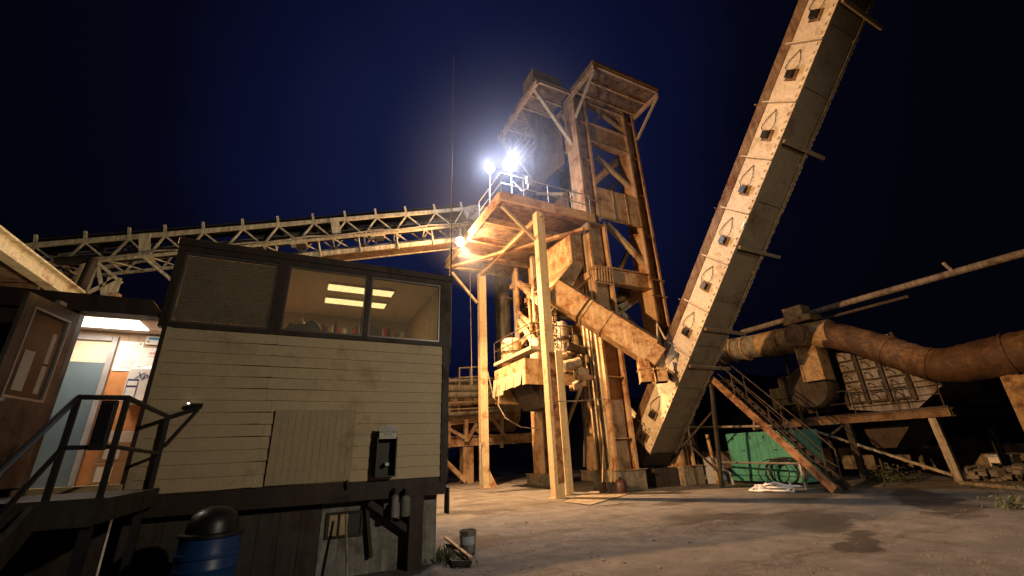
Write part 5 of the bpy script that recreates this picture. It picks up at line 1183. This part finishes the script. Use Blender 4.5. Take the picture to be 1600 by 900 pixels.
# pipes carried above the duct
for y in (3.0, 13.0):
    t_ = thing('pipe_support', 'slim dark support frame under the far end of the long steel pipe' if y > 5 else 'slim dark support frame under the near end of the long steel pipe', 'support', (22.3, y, 0), 'supports of the long steel pipe')
    zt_ = 7.2 + (13.0-y)*0.05
    for x in (21.9, 23.6): MB().tube((x, y, 0), (x, y, zt_-0.3), 0.09, 8).build('leg', 'dark_steel', t_)
    MB().beam((21.7, y, zt_-0.22), (23.8, y, zt_-0.22), 0.12, 0.14).build('cross_bar', 'dark_steel', t_)
for nme, a, b, r, mt, lb in (('long_pipe', (1160, 519), (1640, 384), 0.14, 'pipe_dull', 'long straight steel pipe crossing above the exhaust duct'), ('long_pipe', (1262, 505), (1420, 463), 0.07, 'dark_steel', 'thin dark pipe running just below the long steel pipe'), ('long_pipe', (1132, 533), (1222, 517), 0.05, 'old_pipe', 'short thin pale pipe just above the tan duct')):
    p, q = PX(*a, 21.9), PX(*b, 21.9); tag(MB().tube(p, q, r, 12).build(nme, mt, smooth=True), lb, 'pipe', 'pipes above the exhaust duct')
fl = MB(); a = PX(1489, 425, 21.8); fl.tube(a, a + V((0, 0.15, 0.45)), 0.06, 6); tag(fl.build('pipe_stub', 'old_pipe'), 'little upright stub on the long steel pipe', 'pipe stub')
fb = PX(1168, 532, 21.6); t_ = thing('duct_light', 'tiny pale light glinting above the far end of the duct', 'lamp', tuple(fb))
MB().lathe([(0, -0.06), (0.06, -0.03), (0.06, 0.03), (0, 0.06)], fb, 10).build('bulb', 'steady_lamp', t_); MB().tube(fb + V((0, 0, 0.06)), fb + V((0, 0, 0.25)), 0.02, 6).build('stem', 'galvanised', t_)

# ------------------------------------------------------------------ green container, hoses, pipe rail, scrap
tk = thing('green_container', 'turquoise green machine container half hidden by the stair', 'container', (18.9, 12.2, 0))
gx = 18.0; y0, y1 = 11.3, 14.35
MB().box(gx, gx+1.9, y0, y1, 0.30, 2.06).build('body', 'green_paint', tk, bevel=0.05)
MB().box(gx-0.05, gx+1.95, y0-0.04, y1+0.04, 0.10, 0.298).build('skid', 'green_paint', tk)
MB().box(gx-0.03, gx-0.002, y0+0.05, y1-0.02, 0.34, 0.80).build('lower_panel', 'green_paint', tk, bevel=0.01)
for a, b in ((y0+0.08, y0+1.45), (y0+1.51, y1-0.08)):
    d = MB().box(gx-0.022, gx-0.002, a, b, 0.84, 1.86).build('side_door', 'green_paint', tk, bevel=0.008)
    for k in (0.2, 0.8): MB().box(gx-0.05, gx-0.024, a+(b-a)*k-0.02, a+(b-a)*k+0.02, 1.76, 1.90).build('hinge', 'black_paint', d)
    MB().box(gx-0.05, gx-0.024, (a+b)/2-0.08, (a+b)/2+0.08, 1.30, 1.34).build('handle', 'black_paint', d)
hs = MB(); r_ = random.Random(9)
hc = PZ(1218, 768); hc = V((17.35, hc.y*0+11.75, 0.0))
for k in range(7):
    R_ = 0.62 + r_.uniform(-0.12, 0.06); oy = r_.uniform(-0.35, 0.35); ox = r_.uniform(-0.05, 0.12)
    hs.path([V((17.40+ox + 0.18*math.sin(t/24*2*math.pi)*0.4 + 0.0, 11.75+oy + R_*1.1*math.cos(t/24*2*math.pi), max(0.03, 0.50 + R_*0.82*math.sin(t/24*2*math.pi)))) for t in range(25)], 0.022, 6)
tag(hs.build('hose_coil', 'black_paint', smooth=True), 'dark coil of hose leaning against the green container', 'hose')
ht = MB(); c = PZ(1212, 769)
for k in range(5):
    a0 = r_.uniform(0, 6.28); sx, sy = r_.uniform(0.25, 0.5), r_.uniform(0.3, 0.75)
    ht.path([c + V((0.1*k-0.2 + sx*math.cos(a0 + t*0.55), sy*math.sin(a0*0.5 + t*0.62), 0.045 + 0.035*k + (0.12 if (t+k) % 7 == 3 else 0))) for t in range(12)], 0.035, 7)
tag(ht.build('hose_pile', 'hose_white', smooth=True), 'tangled pile of white hose on the yard by the container', 'hose')
pr_ = thing('pipe_rail', 'low grey pipe rail with bent ends before the container', 'railing', (17.2, 13, 0))
MB().path([(17.35, 15.2, 0.88), (16.6, 10.35, 0.86)], 0.04, 8).build('rail', 'galvanised', pr_, smooth=True)
MB().path([(17.2, 14.9, 0.55), (17.1, 14.0, 0.58), (17.0, 13.7, 0.45), (16.95, 13.6, 0.0)], 0.05, 8).build('bent_rail', 'galvanised', pr_, smooth=True)
for x, y in ((17.3, 14.9), (16.62, 10.4)): MB().tube((x, y, 0), (x, y, 1.12), 0.04, 8).build('rail_post', 'galvanised', pr_)
q = PX(1133, 677, 16.7); ps = MB(); ps.tube((16.75, 14.2, 0), (16.7, 14.25, q.z), 0.075, 10); tag(ps.build('leaning_post', 'tower_steel', smooth=True), 'round rusty post standing left of the green container', 'post')
up = MB(); a, b = PX(1075, 668, 17.6), PX(1235, 665, 17.6); up.path([a, b], 0.05, 8); up.tube(PX(1178, 672, 17.6), PX(1178, 655, 17.6), 0.04, 6)
up.path([a, a + V((0, 0.1, -0.3)), a + V((0, 0.1, -1.8))], 0.05, 8); up.tube((17.6, b.y, 0), (17.6, b.y, b.z), 0.05, 8)
tag(up.build('pipe_arch', 'old_pipe', smooth=True), 'thin pipe frame passing above the green container', 'pipe frame')
# pallet, boards, grey drum shapes behind the elevator foot
pa_ = thing('pallet', 'upright brown slatted pallet leaning by the elevator foot', 'pallet', tuple(PZ(1078, 757)))
a, b = PZ(1062, 758), PZ(1094, 756); ex = (b-a).normalized(); w = (b-a).length
for i in range(6): 
    p = a + ex*(w*(i+0.5)/6); MB().beam(p + V((0, 0, 0.02)), p + V((0.05, 0.15, 1.15)), w/6*0.8, 0.03, (0.3, -1, 0)).build('slat', 'rail_brown', pa_)
for z in (0.15, 0.95): MB().beam(a + V((0.05, 0.10, z)), b + V((0.05, 0.10, z)), 0.04, 0.09).build('batten', 'rail_brown', pa_)
bd = MB(); p = PZ(1124, 757); bd.beam(p + V((0, 0, 0)), PX(1116, 715, p.x+0.1), 0.16, 0.03, (0.3, -1, 0)); tag(bd.build('white_board', 'white_paint'), 'narrow white board standing on end beside the blue grey panel', 'board')
bp = MB(); a, b = PZ(1106, 757), PZ(1136, 756); bp.prism([a + V((.2, .1, 0)), b + V((.2, .1, 0)), b + V((.25, .2, 1.0)), a + V((.25, .2, 1.1))], (0.02, 0.05, 0)); tag(bp.build('panel', 'blue_grey_board'), 'blue grey sheet panel standing behind the white board', 'panel')
gt = thing('grey_tank', 'dull grey upright tank standing in the dark behind the elevator', 'tank', (16.6, 15.9, 0))
MB().lathe([(0, 0), (0.55, 0), (0.55, 1.5), (0.45, 1.75), (0.15, 1.9), (0, 1.9)], (16.7, 16.0, 0), 20).build('body', 'grey_panel', gt, smooth=True)
MB().lathe([(0, 1.9), (0.12, 1.9), (0.12, 2.6), (0, 2.6)], (16.7, 16.0, 0), 12).build('neck', 'dark_steel', gt)
# foot of the front leg: jug, shovels, extinguisher
jg = thing('jug', 'dark brown jug standing at the foot of the tower leg', 'jug', (11.75, 14.55, 0.012))
MB().lathe([(0, 0), (0.20, 0), (0.22, 0.08), (0.22, 0.34), (0.17, 0.45), (0.06, 0.52), (0.06, 0.58), (0, 0.58)], (11.75, 14.55, 0.013), 18).build('body', 'jug_brown', jg, smooth=True)
MB().path([(11.70, 14.5, 0.56), (11.62, 14.45, 0.55), (11.58, 14.45, 0.46), (11.60, 14.47, 0.40)], 0.025, 6).build('handle', 'jug_brown', jg)
for i, (x, y, lb) in enumerate(((11.35, 14.6, 'long handled shovel leaning on the tower leg, nearest the jug'), (11.2, 14.95, 'second shovel leaning on the tower leg behind the first'))):
    t_ = thing('shovel', lb, 'shovel', (x, y, 0.012), 'shovels against the tower leg')
    MB().tube((x, y, 0.4), (x+0.42, y+0.25, 1.75), 0.022, 7).build('handle', 'plank_wood', t_)
    MB().prism([(x-0.22, y-0.05, 0.02), (x+0.20, y-0.05, 0.02), (x+0.20, y+0.05, 0.40), (x+0.04, y+0.06, 0.46), (x-0.16, y+0.05, 0.38)], (0, 0.015, 0)).build('blade', 'dark_steel', t_)
# far right: white box, rubble, bushes
wbx = thing('white_crate', 'pale blue white crate lying on the rubble at far right', 'crate', tuple(PZ(1565, 745)))
q = PX(1568, 731, 27.0); q1 = PX(1588, 731, 27.0); hw_ = abs(q1.y - q.y)
MB().box(27.0, 27.9, q.y-hw_, q.y+hw_, q.z-0.45, q.z+0.42).build('box', 'white_paint', wbx, bevel=0.04)
MB().box(26.97, 27.93, q.y-hw_-0.03, q.y+hw_+0.03, q.z+0.422, q.z+0.52).build('lid', 'blue_grey_board', wbx, bevel=0.02)
rb = MB(); r_ = random.Random(21)
for i in range(150):
    p = PZ(r_.uniform(1515, 1640), r_.uniform(741, 752)); s = r_.uniform(0.06, 0.16); p = p*1.0 + V((0, 0, r_.uniform(0.0, 0.35)))
    rb.obox(p, V((s, s*r_.uniform(-.4, .4), s*.2)), V((-s*.3, s*r_.uniform(.5, .9), s*.1)), V((s*.1, 0, s*r_.uniform(.4, .8))))
o = rb.build('rubble', 'stone'); o['kind'] = 'stuff'
bh = MB()
for cx, cy, n_, sp_ in ((1390, 752, 520, 0.34), (1378, 752, 200, 0.25), (1592, 795, 160, 0.25)):
    p0 = PZ(cx, cy)
    for i in range(n_):
        p = p0 + V((r_.gauss(0, sp_), r_.gauss(0, sp_), abs(r_.gauss(0, sp_*0.7)))); a = V((r_.gauss(0, 1), r_.gauss(0, 1), r_.gauss(0, 1))).normalized()*0.07; b = V((r_.gauss(0, 1), r_.gauss(0, 1), r_.gauss(0, 1))).normalized()*0.05
        bh.sheet([p-a, p-b*0.6, p+a, p+b*0.6])
o = bh.build('weed_clumps', 'leaf'); o['kind'] = 'stuff'
wl_ = MB(); wl_.box(29.5, 30, 2, 26, 0, 1.15); tag(wl_.build('low_wall', 'concrete_block'), 'low dull concrete wall in the dark under the dust collector', 'wall')
# ------------------------------------------------------------------ dryer structure between cabin and hood
ds_ = thing('dryer_frame', 'rusty pipe rack with decks seen between cabin and hood', 'pipe rack', (10.8, 28, 0))
yb_ = 27.0
def pl_(px, py, y=yb_): return PY(px, py, y)
for py0, py1, px0, px1, w, h, mt, nme in ((663, 649, 670, 792, 0.3, 0.42, 'tower_steel', 'deck_beam'), (692, 684, 670, 830, 0.3, 0.62, 'tower_steel', 'deck_beam')):
    MB().ibeam(pl_(px0, py0), pl_(px1, py1), w, h, 0.04).build(nme, mt, ds_)
for px0, py0, px1, py1, r, mt in ((680, 607, 772, 607, 0.24, 'old_pipe'), (680, 618, 772, 616, 0.21, 'old_pipe'), (680, 596, 775, 592, 0.14, 'galvanised'), (700, 648, 790, 640, 0.16, 'old_pipe'), (690, 632, 780, 626, 0.05, 'cream_steel')):
    MB().tube(pl_(px0, py0, 26.6), pl_(px1, py1, 26.6), r, 14).build('pipe', mt, ds_, smooth=True)
for px0, py0, px1, py1, s in ((700, 670, 726, 684, 0.2), (728, 655, 728, 690, 0.24), (729, 690, 745, 662, 0.2), (695, 720, 727, 752, 0.26), (717, 612, 717, 655, 0.1), (760, 600, 760, 650, 0.14), (742, 670, 768, 690, 0.2), (784, 645, 784, 700, 0.2), (770, 655, 795, 690, 0.18), (702, 590, 702, 700, 0.14), (718, 600, 722, 632, 0.3)):
    MB().beam(pl_(px0, py0, 26.9), pl_(px1, py1, 26.9), s, s).build('strut', 'tower_steel', ds_)
for px in (732,): q = pl_(px, 690, 26.9); MB().box(q.x-0.34, q.x+0.34, q.y, q.y+0.7, 0, q.z-0.3).build('column', 'tower_steel', ds_)
MB().box(8.2, 9.0, 27.6, 28.4, 0, 3.2).build('column', 'dark_steel', ds_)
rl = MB(); 
for py0, py1, px0, px1 in ((575, 573, 718, 752), (590, 588, 718, 752), (630, 624, 700, 790), (640, 636, 700, 790)): rl.tube(pl_(px0, py0, 26.4), pl_(px1, py1, 26.4), 0.05, 6)
for px in (718, 735, 752): rl.tube(pl_(px, 574, 26.4), pl_(px, 604, 26.4), 0.05, 6)
rl.build('railing', 'cream_steel', ds_)
MB().box(10.0, 12.6, 29.5, 32.5, 5.0, 6.9).build('plant_box', 'grey_panel', ds_)
MB().tube((6, 30.5, 5.0), (15, 30.5, 4.6), 1.5, 24).build('dryer_drum', 'tower_steel', ds_, smooth=True)
es = thing('exhaust_stack', 'plain grey round stack rising behind the canopy posts', 'stack', (12.3, 25.2, 0))
q0, q1 = PY(792, 560, 25.0), PY(783, 430, 25.0)
MB().tube((q0.x, 25.2, 5.2), (q1.x+0.1, 25.2, 14), 0.55, 24).build('shell', 'grey_panel', es, smooth=True)
for z in (4.5, 8.0, 11.5): MB().lathe([(0.62, 0), (0.68, 0), (0.68, 0.1), (0.62, 0.1)], (q0.x+0.02, 25.2, z), 24).build('flange', 'old_pipe', es)

# dark scrub covered bank that closes the view at the right
hl_ = MB(); r_ = random.Random(33); nx, ny = 40, 8; gv = []
for j in range(ny):
    row = []
    for i in range(nx):
        x = 22 + i*5.0; y = 30 + j*7.0 - i*0.9; k = min(1, i/6.0) * min(1, j/2.0)
        row.append(hl_.bm.verts.new((x + r_.uniform(-1, 1), y + r_.uniform(-1, 1), -0.3 + k*(5.5 + 3.5*math.sin(i*0.55) + j*1.1 + r_.uniform(-1, 1)))))
    gv.append(row)
for a, b in zip(gv, gv[1:]):
    for i in range(nx-1): hl_.bm.faces.new((a[i], a[i+1], b[i+1], b[i]))
struct(hl_.build('hill', 'hill_scrub', smooth=True))
if HAZE > 0:
    hz_ = MB().box(-60, 90, -30, 80, -1, 30).build('haze', 'paper'); hz_['kind'] = 'stuff'
    m = bpy.data.materials.new('haze'); m.use_nodes = True; t = m.node_tree; t.nodes.clear()
    v = N(t, 'ShaderNodeVolumePrincipled'); v.inputs['Density'].default_value = HAZE; v.inputs['Color'].default_value = (0.85, 0.88, 0.95, 1); v.inputs['Anisotropy'].default_value = 0.5
    o_ = t.nodes.new('ShaderNodeOutputMaterial'); t.links.new(v.outputs[0], o_.inputs['Volume'])
    hz_.data.materials.clear(); hz_.data.materials.append(m)

HALO = 0.03  # density of an added volume that imitates the glare halo around the floodlights
if HALO > 0:
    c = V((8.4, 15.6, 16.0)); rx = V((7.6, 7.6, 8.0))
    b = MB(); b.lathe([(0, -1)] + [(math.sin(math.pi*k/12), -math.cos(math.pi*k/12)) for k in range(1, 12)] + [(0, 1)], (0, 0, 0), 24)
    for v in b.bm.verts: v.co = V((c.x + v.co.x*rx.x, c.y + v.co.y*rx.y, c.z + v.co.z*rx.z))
    sm = b.build('lamp_halo', 'paper'); sm['kind'] = 'stuff'
    m = bpy.data.materials.new('lamp_halo'); m.use_nodes = True; t = m.node_tree; t.nodes.clear(); K = t.links.new
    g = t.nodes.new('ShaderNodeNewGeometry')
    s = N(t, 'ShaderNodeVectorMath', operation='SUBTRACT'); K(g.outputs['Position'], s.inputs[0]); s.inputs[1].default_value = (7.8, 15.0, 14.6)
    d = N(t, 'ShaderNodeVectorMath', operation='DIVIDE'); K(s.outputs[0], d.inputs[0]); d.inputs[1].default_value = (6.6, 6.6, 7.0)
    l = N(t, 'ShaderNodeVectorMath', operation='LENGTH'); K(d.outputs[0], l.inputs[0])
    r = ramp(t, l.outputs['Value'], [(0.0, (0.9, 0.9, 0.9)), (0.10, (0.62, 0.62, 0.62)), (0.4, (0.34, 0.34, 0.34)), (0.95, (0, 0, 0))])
    mu = N(t, 'ShaderNodeMath', operation='MULTIPLY'); K(r.outputs[0], mu.inputs[0]); mu.inputs[1].default_value = HALO
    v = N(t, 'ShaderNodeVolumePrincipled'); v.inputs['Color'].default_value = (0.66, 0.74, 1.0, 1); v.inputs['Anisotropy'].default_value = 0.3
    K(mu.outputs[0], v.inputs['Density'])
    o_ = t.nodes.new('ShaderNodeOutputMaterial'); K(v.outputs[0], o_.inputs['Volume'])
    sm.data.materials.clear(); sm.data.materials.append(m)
